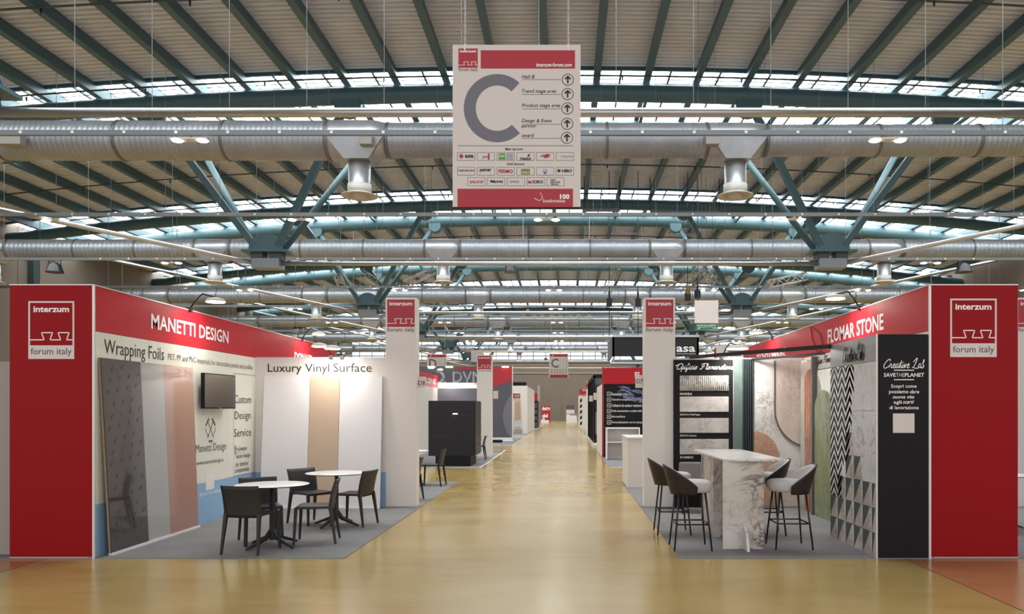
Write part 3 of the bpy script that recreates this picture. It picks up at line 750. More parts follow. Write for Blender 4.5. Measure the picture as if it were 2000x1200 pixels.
# ---- white towers
def tower(x0, Y, label, signs=True, w=.52, h=3.49, d=.25):
    t = thing('white_tower', label, 'pillar', (x0 + w / 2, Y + d / 2, 0), group='white square towers with the red logo')
    MB().box(x0, x0 + w, Y, Y + d, 0.008, h).build('body', 'white', t, bevel=.012)
    q = .455
    logo((x0 + (w - q) / 2, Y, h - .03 - q), (1, 0, 0), (0, 0, 1), q, t)
    return t
t1 = tower(-3.0, YB, 'white square tower with red logo at the left edge of the aisle, nearest')
t2 = tower(1.30, YB, 'white square tower with red logo at the right edge of the aisle, nearest')
t3 = tower(-3.03, 26.5, 'white tower with red logo beyond the black cabinet, second on the left')
tower(7.49, YB, 'white tower with red logo just showing behind the right red pylon')
tower(1.28, 61.0, 'white tower with red top, far along the right side of the aisle', w=.45, h=3.2)
tower(1.3, 49.0, 'white tower with red top just beyond the dark glass booth', w=.4, h=3.4)
for px0, px1, py0, py1, tx, lb, par in ((815, 831, 736, 758, 'C18', 'small pale C18 number sign on the left tower', t1), (1241, 1256.5, 733, 758, 'C17', 'small pale C17 number sign on the right tower', t2)):
    a = at(px0, py1, YB + .1); b = at(px1, py0, YB + .1)
    o = MB().box(a.x, b.x, YB + .1, YB + .115, a.z, b.z).build('number_sign', 'sign'); tag(o, lb, 'sign')
    ftext(tx, px0 + 1.2, py0 + 8, px1 - 1.2, py0 + 16.5, YB + .1, 'ink', o, bold=.02)
for Y, xx, lb in ((26.8, -2.5, 'small white number sign on the second left tower'), (36.0, 1.08, 'small white number sign beside the dark glass booth'), (30.0, 1.07, 'small pink-white number sign at the edge of the black icon wall')):
    o = MB().box(xx, xx + .17, Y, Y + .015, 2.0, 2.27).build('number_sign', 'sign'); tag(o, lb, 'sign')

# ---- arm lamps
def arm_lamp(base, head, label, aim, power, m='spotface', size=.13):
    base = Vector(base); head = Vector(head); t = thing('arm_lamp', label, 'lamp', base, group='arm lamps clipped on the booth walls')
    mid = base + (head - base) * .5 + Vector((0, 0, .16))
    MB().tube([base, base + (mid - base) * .5 + Vector((0, 0, .02)), mid, head + Vector((0, 0, .05))], .011, 8).build('arm', 'black_metal', t)
    MB().box(base.x - .03, base.x + .03, base.y - .03, base.y + .03, base.z - .03, base.z + .03).build('clamp', 'black_metal', t)
    MB().lathe([(.03, .05), (size * .8, .03), (size, .0), (size, -.01)], head, 'z', 18).build('head', 'lampbody', t)
    MB().lathe([(size * .92, -.012), (size * .92, -.02), (.001, -.022)], head, 'z', 18, cap=False).build('lens', m, t)
    l = bpy.data.lights.new('arm_lamp_light', 'AREA'); l.shape = 'DISK'; l.size = .2; l.energy = power; l.color = (1, .96, .9)
    lo = bpy.data.objects.new('arm_lamp_light', l); COL.objects.link(lo); lo.location = head + Vector((0, 0, -.05))
    d = Vector(aim) - lo.location; lo.rotation_euler = d.to_track_quat('-Z', 'Y').to_euler(); l.spread = 2.6
arm_lamp((XL, 10.66, 3.0), (-4.80, 10.66, 3.12), 'lit arm lamp on the left fascia above the words Manetti Design', (XL, 10.7, 1.6), SPOT_W)
arm_lamp((XL, 15.2, 3.0), (-4.83, 15.2, 3.11), 'lit arm lamp on the left fascia above the word Donati', (XL, 15.2, 1.6), SPOT_W)
arm_lamp((-3.9, YB, 2.5), (-3.97, 12.55, 2.66), 'left of the two lit arm lamps over the Luxury Vinyl Surface wall', (-4.0, YB, 1.5), SPOT_W * .4)
arm_lamp((-3.72, YB, 2.5), (-3.75, 12.5, 2.62), 'right of the two lit arm lamps over the Luxury Vinyl Surface wall', (-3.7, YB, 1.4), SPOT_W * .4)
arm_lamp((XR, 10.5, 3.0), (3.64, 10.5, 3.14), 'lit arm lamp on the right fascia above the words Flomar Stone', (XR, 10.4, 1.6), SPOT_W)
arm_lamp((XR, 14.9, 3.0), (3.64, 14.9, 3.11), 'lit arm lamp on the right fascia farther back', (XR, 14.9, 1.6), SPOT_W)
arm_lamp((2.6, YB + .02, 2.5), (2.76, 12.5, 2.62), 'brightest arm lamp, over the dark green slats of the stone booth', (3.2, YB, 1.2), SPOT_W * 1.6, size=.18)

# ---- right booth
rw = thing('booth_wall', 'red-topped side wall of the stone booth, right of the aisle', 'wall', (XR + .03, 13, 0))
MB().box(XR, XR + .05, YF + .01, 17.4, 0, HWL).build('panel', 'cream', rw)
fr = MB().box(XR, XR + .05, YF + .01, 17.4, HWL + .004, HF).build('fascia', 'redf', rw)
MB().box(XR - .005, XR + .055, YF + .01, 17.4, HF, HF + .012).build('top_trim', 'alu', fr)
stext('FLOMAR STONE', 1617, 1726, XR, 2.63, 2.84, 'wink', fr, bold=.02)
stext('TECNO CENSURE', 1478, 1534, XR, 2.6, 2.76, 'wink', fr, bold=.02)
B = MB().tube([(XR - .006, 12.6, 2.97), (XR - .008, 12.5, 2.75), (XR - .006, 12.2, 2.5)], .006, 5).tube([(XR - .006, 12.55, 2.97), (XR - .01, 12.1, 2.8), (XR - .006, 12.0, 2.62), (XR - .006, 12.2, 2.5)], .006, 5)
B.build('cable', 'joint', fr)

# back wall of the stone booth (facing the aisle)
sw = thing('booth_back_wall', 'back wall of the stone booth, marble mural and dark green slats', 'wall', (2.9, YB, 0))
MB().box(1.83, XR, YB + .02, YB + .08, 0, HWL).build('panel', 'white', sw)
xa, xb, xc2, xd2 = XP(1433, YB), XP(1450, YB), XP(1471, YB), XR - .0
MB().box(xa + .003, xb, YB - .02, YB + .02, .01, 2.47).build('panel', 'metal_green', sw)['label'] = 'brushed green metal strip'
nsl = 5
for k in range(nsl):
    w = (xc2 - xb) / nsl
    MB().box(xb + k * w + .004, xb + (k + 1) * w - .008, YB - .05, YB + .02, .01, 2.47).build('slat', 'slat_green', sw, bevel=.004)
mu = MB().box(xc2 + .003, xd2, YB - .01, YB + .02, .01, 2.47).build('marble_mural', 'stone_grey', sw); mu['label'] = 'pale grey marble mural'
# raised rounded slab
xl = XP(1512, YB); rr = .62; zc = ZP(800, YB) - .0
pts = [(xl, YB - .045, 2.44)] + [(xl + rr - rr * math.cos(a), YB - .045, 1.62 - rr * math.sin(a)) for a in [PI / 2 * q / 12 * 0.86 for q in range(13)]] + [(XR - .005, YB - .045, 1.0), (XR - .005, YB - .045, 2.44)]
MB().plate(pts, (0, .03, 0)).build('raised_slab', 'stone_pink', sw)['label'] = 'raised rose marble slab with rounded lower corner'
MB().ribbon([Vector(p) for p in pts[:14]], .03, (0, -1, 0), .004).build('slab_edge_shade', 'ink2', sw)  # dark strip painted along the slab's outline for the shadow it casts
cc = (xc2 + .0, .55)
pts = [(xc2 + .004, YB - .024, .02)] + [(cc[0] + .42 * math.cos(a), YB - .024, .85 + .42 * math.sin(a)) for a in [PI / 2 * q / 12 for q in range(13)]][::1]
pts = [(xc2 + .004, YB - .024, .02), (cc[0] + .42, YB - .024, .02)] + pts[1:]
MB().plate(pts, (0, .012, 0)).build('rounded_inlay', 'stone_tan', sw)['label'] = 'tan marble inlay with rounded top'
MB().box(xc2 + .45, XR - .02, YB - .03, YB - .01, .02, .62).build('inlay', 'stone_pink', sw)

# black sample board
sb = thing('sample_board', 'tall black board with four stone samples and white script heading, behind the bar table', 'board', (2.3, YB - .04, 0))
x0, x1 = XP(1316, YB - .06), XP(1432, YB - .06)
MB().box(x0, x1, YB - .06, YB + .01, .01, ZP(703, YB - .06)).build('board', 'black', sb, bevel=.003)
YS = YB - .06
script('Opificio Flomarstone', at(1319, 727, YS), (1, 0, 0), (0, 0, 1), 113 * YS / F, 17 * YS / F, 'wink', sb, lw=.09)
smp = [(734, 764, 'speck', 'MAREA', 1352), (775, 805, 'samp1', 'SKETCH | Wall Paper', 1368), (817, 846, 'samp2', 'SKETCH | Vernice', 1360), (858, 888, 'samp3', '3D BAMBOO', 1354)]
for k, (a, b, m, tx, xe) in enumerate(smp):
    p = at(1327.5, b, YS); q = at(1423, a, YS)
    o = MB().box(p.x, q.x, YS - .012, YS, p.z, q.z).build('sample', m, sb, bevel=.004)
    o['label'] = ['ribbed speckled sample', 'rose-grey marble sample', 'warm grey marble sample', 'veined grey marble sample'][k]
    if k == 0:
        R = MB(); n = 24; w = (q.x - p.x) / n
        for j in range(n): R.lathe([(w * .38, p.z + .004), (w * .38, q.z - .004)], (p.x + (j + .5) * w, YS - .012, 0), 'z', 8)
        o2 = R.build('rib', 'speck', o); o2['kind'] = 'stuff'
    ftext(tx, 1328, b + 3.5, xe, b + 8, YS, 'wink', sb, bold=.01)

# side displays of the stone booth
def sidebox(px0, px1, X0, X1, z0, z1):
    return MB().box(X0, X1, YX(px1, X0), YX(px0, X0), z0, z1)
sd = thing('wall_display', 'stone display panels with arched slabs along the right booth wall', 'display', (3.9, 12, 0))
sidebox(1563, 1576, 3.90, XR, .01, 2.44).build('panel', 'cream', sd)
sidebox(1563.5, 1586, 3.885, 3.9, .01, 2.4).build('slab', 'stone_pink', sd)
sidebox(1584, 1587, 3.80, XR, .01, 2.45).build('post', 'ink2', sd)
sidebox(1588, 1640, 3.88, XR, .01, 2.24).build('panel', 'ribw', sd)
h_ = sidebox(1588, 1640, 3.88, XR, 2.25, 2.47).build('header', 'white', sd)
script('Opificio Flomarstone', (3.88, YX(1590, 3.88), 2.29), (0, -1, 0), (0, 0, 1), YX(1590, 3.88) - YX(1636, 3.88), .15, 'ink', h_, lw=.1)
B = MB(); yy = YX(1640, 3.88)
while yy < YX(1589, 3.88): B.lathe([(.012, .02), (.012, 2.23)], (3.88, yy, 0), 'z', 6); yy += .035
o = B.build('rib', 'ribw', sd); o['kind'] = 'stuff'
def arch(y0, y1, X, ztop, m, th=.03, z0=.01, ryy=None):
    r = (y1 - y0) / 2; c = (y0 + y1) / 2; rz = r * 1.2
    pts = [(X, y0, z0), (X, y1, z0)] + [(X, c + r * math.cos(a), ztop - rz + rz * math.sin(a)) for a in [PI * q / 18 for q in range(19)]]
    return MB().plate(pts, (th, 0, 0))
arch(11.7, 12.81, 3.865, 2.28, 'x').build('slab', 'stone_pgreen', sd)['label'] = 'pale grey-green arched slab'
ell = lambda yy: 2.28 - .666 + .666 * math.sqrt(max(0, 1 - ((yy - 12.255) / .555) ** 2))
ys_ = [12.29 + .035 * q for q in range(9)]
MB().plate([(3.856, 12.29, .012)] + [(3.856, yy, ell(yy) - .01) for yy in ys_] + [(3.856, ys_[-1], .012)], (.008, 0, 0)).build('slab', 'stone_rust', sd)['label'] = 'rust-coloured inlay with arched top'
arch(11.05, 12.1, 3.825, 1.92, 'x').build('slab', 'stone_green', sd)['label'] = 'green marble arched slab'

# ---- Creative Lab corner: black front panel and tiled side
lab = thing('display_corner', 'black Creative Lab corner stand with zigzag and triangle tiles beside the right pylon', 'display', (3.68, 9.2, 0))
XA = XP(1712, YF); XB = XP(1814, YF)
MB().box(XA + .012, XB - .006, YF + .002, YF + .06, .0, 2.456).build('front_panel', 'black', lab, bevel=.003)
ftx = lab
script('Creative Lab', at(1726, 720, YF), (1, 0, 0), (0, 0, 1), 79 / 178.7, 20 / 178.7, 'wink', ftx, lw=.07)
for yy in (723.5, 742):
    p = at(1746, yy, YF); q = at(1785, yy, YF); MB().box(p.x, q.x, YF - .002, YF + .002, p.z - .005, p.z + .005).build('line', 'wink', ftx)
ftext('SAVE', 1726, 729, 1749, 736.5, YF, 'wink', ftx, bold=.02); ftext('THE', 1750, 729, 1766, 736.5, YF, 'wink', ftx, bold=-.01); ftext('PLANET', 1767, 729, 1805, 736.5, YF, 'wink', ftx, bold=.02)
for a, b, c, d, tx, sh in ((1740, 751, 1790, 760, 'Scopri come', 0), (1736, 762, 1774, 771, 'possiamo', 0), (1777, 762, 1795, 769, 'dare', .35), (1743, 772.5, 1785, 779, 'nuova vita', .35), (1745, 782.5, 1761, 791, 'agli', 0), (1763, 782, 1785, 789, 'scarti', .35), (1737, 793, 1794, 800, 'di lavorazione', 0)):
    ftext(tx, a, b, c, d, YF, 'wink', ftx, shear=sh, bold=.012)
p = at(1744, 846, YF); q = at(1786, 808, YF); MB().box(p.x, q.x, YF - .001, YF + .002, p.z, q.z).build('blank_label', 'sign', ftx)
YN = YF + .01; YFAR = 9.98
MB().box(XA + .012, XA + .07, YN, YFAR, 0, 2.456).build('core', 'stone_grey', lab)
MB().box(XA - .004, XA + .012, YF - .004, YF + .012, 0, 2.46).build('corner_trim', 'alu', lab)
MB().box(XA, XA + .012, YN, YFAR, 2.17, 2.456).build('header', 'steel', lab)
script('Creative Lab', (XA, YX(1648, XA), 2.2), (0, -1, 0), (0, 0, 1), YX(1648, XA) - YX(1687, XA), .2, 'zz_black', lab, lw=.13, gap=.012)
# tile grid: columns from the far edge towards the viewer
CW = .27; RH = .272
def ty(c): return YFAR - c * CW
rows = {0: 2, 1: 3, 2: 5, 3: 4, 4: 3, 5: 3}
for c in range(6):
    ya_, yb2 = ty(c), max(ty(c + 1), YN)
    if ya_ - yb2 < .03: continue
    for r in range(8):
        z0, z1 = r * RH + .004, (r + 1) * RH - .002
        y_l, y_r = ya_ - .002, yb2 + .002
        if r < rows[c]:
            A = (XA, y_l, z1); Bp = (XA, (y_l + y_r) / 2, z1); C = (XA, y_l, z0); D = (XA, y_r, z0); E = (XA, y_r, z1)
            T = MB(); T.mi = 0; T.plate([A, (XA, y_l + (y_r - y_l) * .78, z1), C], (.012, 0, 0))
            mid = (XA - .0, y_l + (y_r - y_l) * .78, z1)
            T.mi = 1; T.plate([mid, E, D], (.012, 0, 0))
            T.mi = 2; T.plate([mid, D, C], (.012, 0, 0))
            T.build('tile', ['tile_g', 'tile_l', 'tile_b'], lab)
        elif c >= 3 or (c == 2 and r >= 7):
            pass
for c0, c1 in ((2.55, 6),):
    pass
# larger grey marble tiles above
for (y0, y1, z0, z1) in ((ty(3) , ty(2) , 5 * RH, 1.62), (ty(3), ty(2), 1.62, 2.16), (ty(4), ty(3), 4 * RH, 1.62), (ty(4), ty(3), 1.62, 2.16), (ty(5), ty(4), 3 * RH, 1.62), (ty(5), ty(4), 1.62, 2.16), (YN, ty(5), 3 * RH, 1.62), (YN, ty(5), 1.62, 2.16)):
    MB().box(XA, XA + .012, y0 + .002, y1 - .002, z0 + .002, z1 - .002).build('marble_tile', 'stone_grey', lab)
# zigzag strips
nz = 0; y0z = YFAR; half = .135
def zz(z, edge, blk):
    # chevron band climbing from the far edge to 'edge' columns, thickness half of the pitch
    pass
B = MB().box(XA + .002, XA + .012, ty(2.8), YFAR, 2 * RH, 2.165); B.build('zigzag_base', 'zz_white', lab)
pit = .12; tk = .064; amp = .155; per = .27
z = 2 * RH - .16
while z < 2.2:
    L0 = 3.0 if z > 1.8 else (2.75 if z > 1.3 else (2.5 if z > .95 else 1.8))
    if z < .85: L0 = 1.5
    pts = []; c = 0.0
    while c <= L0 + 1e-6:
        ph = (c * 2) % 2; v = ph if ph <= 1 else 2 - ph
        pts.append((ty(c), z + v * amp)); c += .25
    up = []; 
    zmin = 2 * RH if True else 0
    poly = [(XA, yy, min(2.165, max(zmin, zz_))) for yy, zz_ in pts] + [(XA, yy, min(2.165, max(zmin, zz_ + tk))) for yy, zz_ in reversed(pts)]
    k = len(pts); B = MB()
    for i in range(k - 1):
        q = [poly[i], poly[i + 1], poly[2 * k - 2 - i], poly[2 * k - 1 - i]]
        if q[0][2] == q[3][2] and q[1][2] == q[2][2]: continue
        B.plate(q, (.004, 0, 0))
    if B.v: B.build('zigzag_strip', 'zz_black', lab)
    z += pit

# light bars over the stone booth
a = Vector((2.07, 12.9, 2.5)); b = Vector((3.39, 9.96, 2.44))
tag(MB().beam(a, b, .05, .055).build('track_bar', 'black_metal'), 'long black lighting track running from the sample board to the tiled corner', 'track')
tag(MB().beam((3.1, 12.9, 2.46), (3.62, 10.9, 2.42), .04, .035).build('track_bar', 'black_metal'), 'short black lighting track under the longer one', 'track')

# ---- counters on the right
t = thing('counter', 'plain white counter left of the right white tower', 'counter', (1.75, 16.8, 0))
MB().box(1.28, 2.3, 16.07, 17.6, .01, 1.03).build('body', 'white', t, bevel=.006)
MB().box(1.26, 2.32, 16.05, 17.62, 1.03, 1.06).build('worktop', 'whiteb', t, bevel=.004)
t = thing('open_counter', 'open-backed white counter with one shelf before the black icon wall', 'counter', (1.85, 25.4, 0))
x0, x1 = XP(1184, 25.2), XP(1250, 25.2)
MB().box(x0, x0 + .04, 25.2, 25.7, .01, 1.0).build('side_panel', 'whiteb', t); MB().box(x1 - .04, x1, 25.2, 25.7, .01, 1.0).build('side_panel', 'whiteb', t)
MB().box(x0, x1, 25.2, 25.7, 1.0, 1.04).build('top', 'whiteb', t); MB().box(x0 + .04, x1 - .04, 25.22, 25.7, .55, .58).build('shelf', 'whiteb', t)
MB().box(x0 + .04, x1 - .04, 25.66, 25.7, .01, 1.0).build('front_panel', 'sign', t)

# ---- icon wall (second block, right)
iw = thing('booth_wall', 'black wall with icon list under a red header, second block on the right', 'wall', (3, 26.5, 0))
YI = 26.5; xi0 = 1.24
MB().box(xi0 + .05, 5.2, YI, YI + .08, 0, 2.5).build('panel', 'black', iw)
rh = MB().box(xi0 + .05, 5.2, YI - .01, YI + .08, 2.5, 3.05).build('header', 'redf', iw)
MB().box(xi0, xi0 + .05, YI - .01, YI + .1, 0, 3.07).build('edge_post', 'redprint', iw)
MB().box(xi0, xi0 + .04, YI + .1, 31, 0, 2.5).build('side_panel', 'white', iw)
ftext('FL', 1240, 727, 1253, 739, YI - .01, 'wink', rh, bold=.03)
items = ['Resistenza al fuoco', 'Tessuti in composizione riciclata', 'Collezioni da outdoor resistenti al sole', 'Facile manutenzione e pulizia dello sporco', 'Idrorepellenza', 'Personalizzazione con la stampa digitale']
ww_ = [36, 60, 70, 72, 26, 74]
for k, tx in enumerate(items):
    py = 770 + 11.1 * k
    p = at(1186, py + 3.5, YI); s_ = 7.2 * YI / F
    B = MB()
    for c_ in ([(0, 0), (1, 0)], [(1, 0), (1, 1)], [(1, 1), (0, 1)], [(0, 1), (0, 0)], [(.3, .3), (.5, .7)], [(.5, .7), (.7, .3)]):
        B.ribbon([p + Vector((u * s_, 0, v * s_)) for u, v in c_], .013, (0, -1, 0), .004)
    B.build('icon', 'wink', iw)
    ftext(tx, 1195, py - 2.4, 1195 + ww_[k], py + 2.8, YI, 'wink', iw, bold=.01)
rnd = random.Random(5); B = MB(); C = MB()
for k in range(46):
    x = 1205 + rnd.random() * 60; y = 752 + rnd.random() * 22 + (x - 1205) * .28; a = rnd.uniform(-.2, .8); L = rnd.uniform(6, 24)
    pts = [at(x + L * j / 4, y + L * j / 4 * math.tan(a) * .6 + math.sin(j + k) * 1.3, YI) for j in range(5)]
    (B if k % 2 else C).ribbon(pts, [.004, .03, .04, .03, .004], (0, -1, 0), .002 + .0001 * k)
B.build('splash_print', 'splash_b', iw); C.build('splash_print', 'dvn2', iw)

# dark glass booth (third block, right)
gb = thing('glass_booth', 'tall dark glass booth beyond the icon wall, right of the aisle', 'booth', (3, 40, 0))
MB().box(1.3, 6, 35.2, 44, .01, 3.05).build('body', 'glass', gb)
B = MB()
for y in (35.15, 38.1, 41, 44): B.box(1.25, 1.33, y, y + .1, 0, 3.15)
for x in (1.25, 2.6, 4, 5.3): B.box(x, x + .08, 35.12, 35.2, 0, 3.15)
B.box(1.25, 6, 35.12, 35.2, 3.05, 3.2).box(1.25, 1.33, 35.15, 44.1, 3.05, 3.2); B.build('frame', 'black', gb)
MB().box(1.2, 1.26, 35.1, 44, 0.01, .12).box(1.2, 6, 35.0, 35.12, .01, .12).build('plinth', 'whiteb', gb)
MB().box(1.34, 1.9, 35.08, 35.12, .5, 1.5).build('screen', 'dvn2', gb)

# ---- second block, left
wl2 = thing('booth_wall', 'red-topped white side wall behind the black cabinet', 'wall', (XL - .03, 26, 0))
MB().box(XL - .05, XL, 21.8, 31.4, 0, HWL).build('panel', 'white', wl2)
f2 = MB().box(XL - .05, XL, 21.8, 31.4, HWL, HF).build('fascia', 'redf', wl2)
text('JLENE', (XL, 28.4, 2.56), (0, 1, 0), (0, 0, 1), 2.4, .26, 'wink', f2, bold=.03)
bk2 = thing('booth_back_wall', 'white back wall with dark grey panel behind the black cabinet', 'wall', (-4, 31.4, 0))
MB().box(XL, XP(934, 31.4), 31.4, 31.5, 0, ZP(748, 31.4)).build('panel', 'white', bk2)
MB().box(XP(855, 31.3), XP(931, 31.3), 31.34, 31.4, .2, ZP(759, 31.35)).build('grey_panel', 'dvn', bk2)
arm_lamp((XL + .3, 31.3, 2.75), (XP(842, 30.8), 30.8, ZP(719, 30.8)), 'small lit arm lamp above the C18 sign', (XL + .4, 31.3, 1.5), 20, size=.12)
arm_lamp((XL + 1.3, 31.3, 2.75), (XP(860, 30.8), 30.8, ZP(722, 30.8)), 'small lit arm lamp right of the C18 sign', (XL + 1.3, 31.3, 1.5), 20, size=.12)

# black cabinet
cb = thing('black_cabinet', 'large black kitchen cabinet block standing at the left aisle edge', 'cabinet', (-3.3, 23, 0))
MB().box(-3.93, -2.61, 22.25, 23.85, .3, 1.88).build('body', 'blackg', cb, bevel=.006)
MB().box(-3.72, -2.72, 22.2, 23.6, .01, .3).build('plinth', 'black', cb)
MB().box(-3.16, -2.63, 22.235, 22.25, 1.46, 1.465).build('front_groove', 'dvn', cb)
MB().box(-3.82, -3.3, 22.235, 22.25, .88, .885).build('front_groove', 'dvn', cb)
MB().box(-3.26, -3.08, 22.23, 22.25, 1.3, 1.5).build('niche', 'black_metal', cb)
MB().box(-3.23, -3.09, 22.225, 22.235, 1.49, 1.52).build('niche_light', 'bandface', cb)
for k, (z0, z1) in enumerate(((.34, .62), (.64, .86), (.88, 1.24), (1.26, 1.5), (1.52, 1.86))):
    o = MB().box(-2.61, -2.59, 22.3, 23.8, z0, z1).build('drawer', 'blackg', cb, bevel=.003)
    MB().box(-2.59, -2.58, 22.4, 23.7, z1 - .03, z1 - .015).build('grip', 'black_metal', o)

# DVN wall
dw = thing('booth_wall', 'anthracite DVN wall with red sweep and pale rings, third block on the left', 'wall', (-6, 39.5, 0))
YV = 39.5
MB().box(-10.5, XP(1000, YV), YV, YV + .1, .2, ZP(716, YV)).build('panel', 'dvn', dw)
MB().box(-10.5, XP(1000, YV), YV - .02, YV + .1, 0, .2).build('skirting', 'whiteb', dw)
MB().box(XP(1000, YV), XP(1001.5, YV), YV - .02, YV + .1, 0, ZP(715, YV)).build('edge_trim', 'alu', dw)
P = lambda x, y: at(x, y, YV) + Vector((0, -.012, 0))
MB().plate([P(893, 717), P(893, 722), P(955, 724), P(955, 757), P(975, 753), P(1000, 744), P(1000, 717)], (0, .01, 0)).build('red_sweep', 'redprint', dw)
cx_ = [P(1000, 770), P(992, 780), P(985, 795), P(982, 812), P(984, 830), P(990, 845), P(997, 854), P(1000, 856)]
MB().plate(cx_, (0, .01, 0)).build('ring_print', 'dvn2', dw)
ftext('DVN', 884, 726, 942, 748, YV, 'c_grey', dw, bold=.015)
B = MB(); B.ribbon([at(852 + 14 * math.cos(a), 737 + 12 * math.sin(a), YV) for a in [-1.5 + 3.0 * q / 12 for q in range(13)]], .15, (0, -1, 0), .01); B.build('ring_print', 'c_grey', dw)
for k, px in enumerate((835, 870, 980)):
    o = MB().box(XP(px, 39.2), XP(px + 13, 39.2), 39.2, 39.5, ZP(717.5, 39), ZP(715, 39)).build('batten_light', 'bandface'); tag(o, ['long pale batten light left of the DVN letters', 'pale batten light above the DVN letters', 'pale batten light on the red corner of the DVN wall'][k], 'light')

# further booths, left
wbth = thing('white_booth', 'white portal booth with black header farther down the left side', 'booth', (-4, 58, 0))
MB().box(-8, -2.55, 51.7, 51.9, ZP(769, 51.7), ZP(754, 51.7)).build('portal_beam', 'white', wbth)
MB().box(-2.89, -2.55, 51.7, 52.2, .01, ZP(769, 51.7)).build('front_pillar', 'white', wbth)
MB().box(-2.85, -2.58, 52.2, 64, .01, 3.18).build('side_panel', 'white', wbth)
MB().box(-8, -2.85, 63.8, 64, .01, 3.0).build('back_panel', 'white', wbth)
hb = MB().box(-8, XP(1028, 51.8), 51.75, 51.9, ZP(753.5, 51.8), ZP(747, 51.8)).build('header', 'black', wbth)
MB().box(-8, XP(1016, 58), 57.9, 58, ZP(784, 58), ZP(778, 58)).build('lintel', 'whiteb', wbth)
MB().box(-8, XP(1016, 58), 57.9, 58, ZP(778, 58), ZP(769, 58)).build('red_sign', 'redf', wbth)
ftext('n LUI', 1001, 770.5, 1014, 776, 57.9, 'wink', wbth, bold=.03)
MB().box(XP(1005, 62), XP(1017, 62), 61.9, 62, .1, 2.3).build('tan_panel', 'tan', wbth)
rb = thing('shelf_booth', 'red-topped booth with dark shelves, fourth block on the left', 'booth', (-2.9, 68, 0))
MB().box(-4.5, XP(1050, 68), 67.9, 68, 2.4, 3.05).build('header', 'redf', rb)
MB().box(-4.5, XP(1050, 68), 68, 72, .01, 2.4).build('body', 'blackg', rb)
for k in range(4): MB().box(-2.95, XP(1049, 68), 67.8, 68, .1 + k * .55, .5 + k * .55).build('shelf', 'dvn', rb)
o = MB().box(XP(1050, 80), XP(1054, 80), 80, 80.3, 0, 4.1).build('grey_post', 'wall_trim'); tag(o, 'thin pale post left of the magenta letter sign', 'post')
ds = thing('letter_sign', 'tall magenta sign with white letters at the end of the aisle', 'sign', (-2.4, 95, 0))
MB().box(XP(1058, 95), XP(1075, 95), 95, 95.3, 0, ZP(793, 95)).build('board', 'redprint', ds)
ftext('design', 1059, 794, 1074, 804, 95, 'wink', ds, bold=.03); ftext('dd', 1059, 809, 1070, 816, 95, 'wink', ds, bold=.05); ftext('n', 1059, 817, 1064, 822, 95, 'wink', ds, bold=.05)
o = MB().box(XP(1056, 92), XP(1072, 92), 92, 92.8, .0, .35).build('low_plinth', 'whiteb'); tag(o, 'low white plinth before the magenta sign', 'plinth')
hd = thing('help_desk', 'white desk with small posters at the end of the aisle, right', 'desk', (.6, 98, 0))
MB().box(XP(1106, 98), XP(1127, 98), 98, 99, 0, ZP(809, 98)).build('body', 'whiteb', hd)
MB().box(XP(1106, 98), XP(1122, 98), 98.6, 98.7, ZP(808, 98), ZP(801, 98)).build('lower_poster', 'sign', hd)
MB().box(XP(1106, 98), XP(1122, 98), 98.6, 98.7, ZP(799, 98), ZP(792, 98)).build('upper_poster', 'dvn', hd)
MB().box(XP(1113, 98), XP(1127, 98), 97.95, 98, .9, 1.0).build('rail', 'ink2', hd)
zb = thing('striped_booth', 'white and black diagonal striped booth, far right of the aisle', 'booth', (2, 70, 0))
MB().box(1.2, 5, 68, 76, .01, 2.9).build('body', 'white', zb)
MB().box(1.2, 2.5, 67.9, 68, 2.9, 3.4).build('header', 'redf', zb)
B = MB()
for k in range(5): B.plate([(1.25, 67.98, .2 + k * .5), (1.25, 67.98, .5 + k * .5), (1.6, 67.98, .75 + k * .5), (1.6, 67.98, .45 + k * .5)], (0, .02, 0))
B.build('stripe', 'black', zb)
# white plastic chairs in the portal booth are drawn with the other chairs below

# far-side towers peeping over the stone booth, hanging fixtures
t = thing('white_tower', 'distant white and red tower above the stone booth, left of the red fascia', 'pillar', (6.0, 30, 0))
MB().box(5.8, 6.25, 30, 30.3, 0, 4.1).build('body', 'white', t); MB().box(5.78, 5.8, 30, 30.3, 3, 4.0).build('red_side', 'redprint', t)
o = MB().hexa([(8.0, 30, 0), (11, 30, 0), (11, 30.2, 0), (8.0, 30.2, 0)], [(8.0, 30, 3.7), (11, 30, 4.6), (11, 30.2, 4.6), (8.0, 30.2, 3.7)]).build('red_banner_wall', 'redf'); tag(o, 'slanting red wall far behind the stone booth fascia', 'wall')
o = MB().box(-8.6, -6.16, 8.72, 8.8, 0, 2.17).build('side_partition', 'wall_trim'); tag(o, 'pale partition cut by the left picture edge', 'wall')

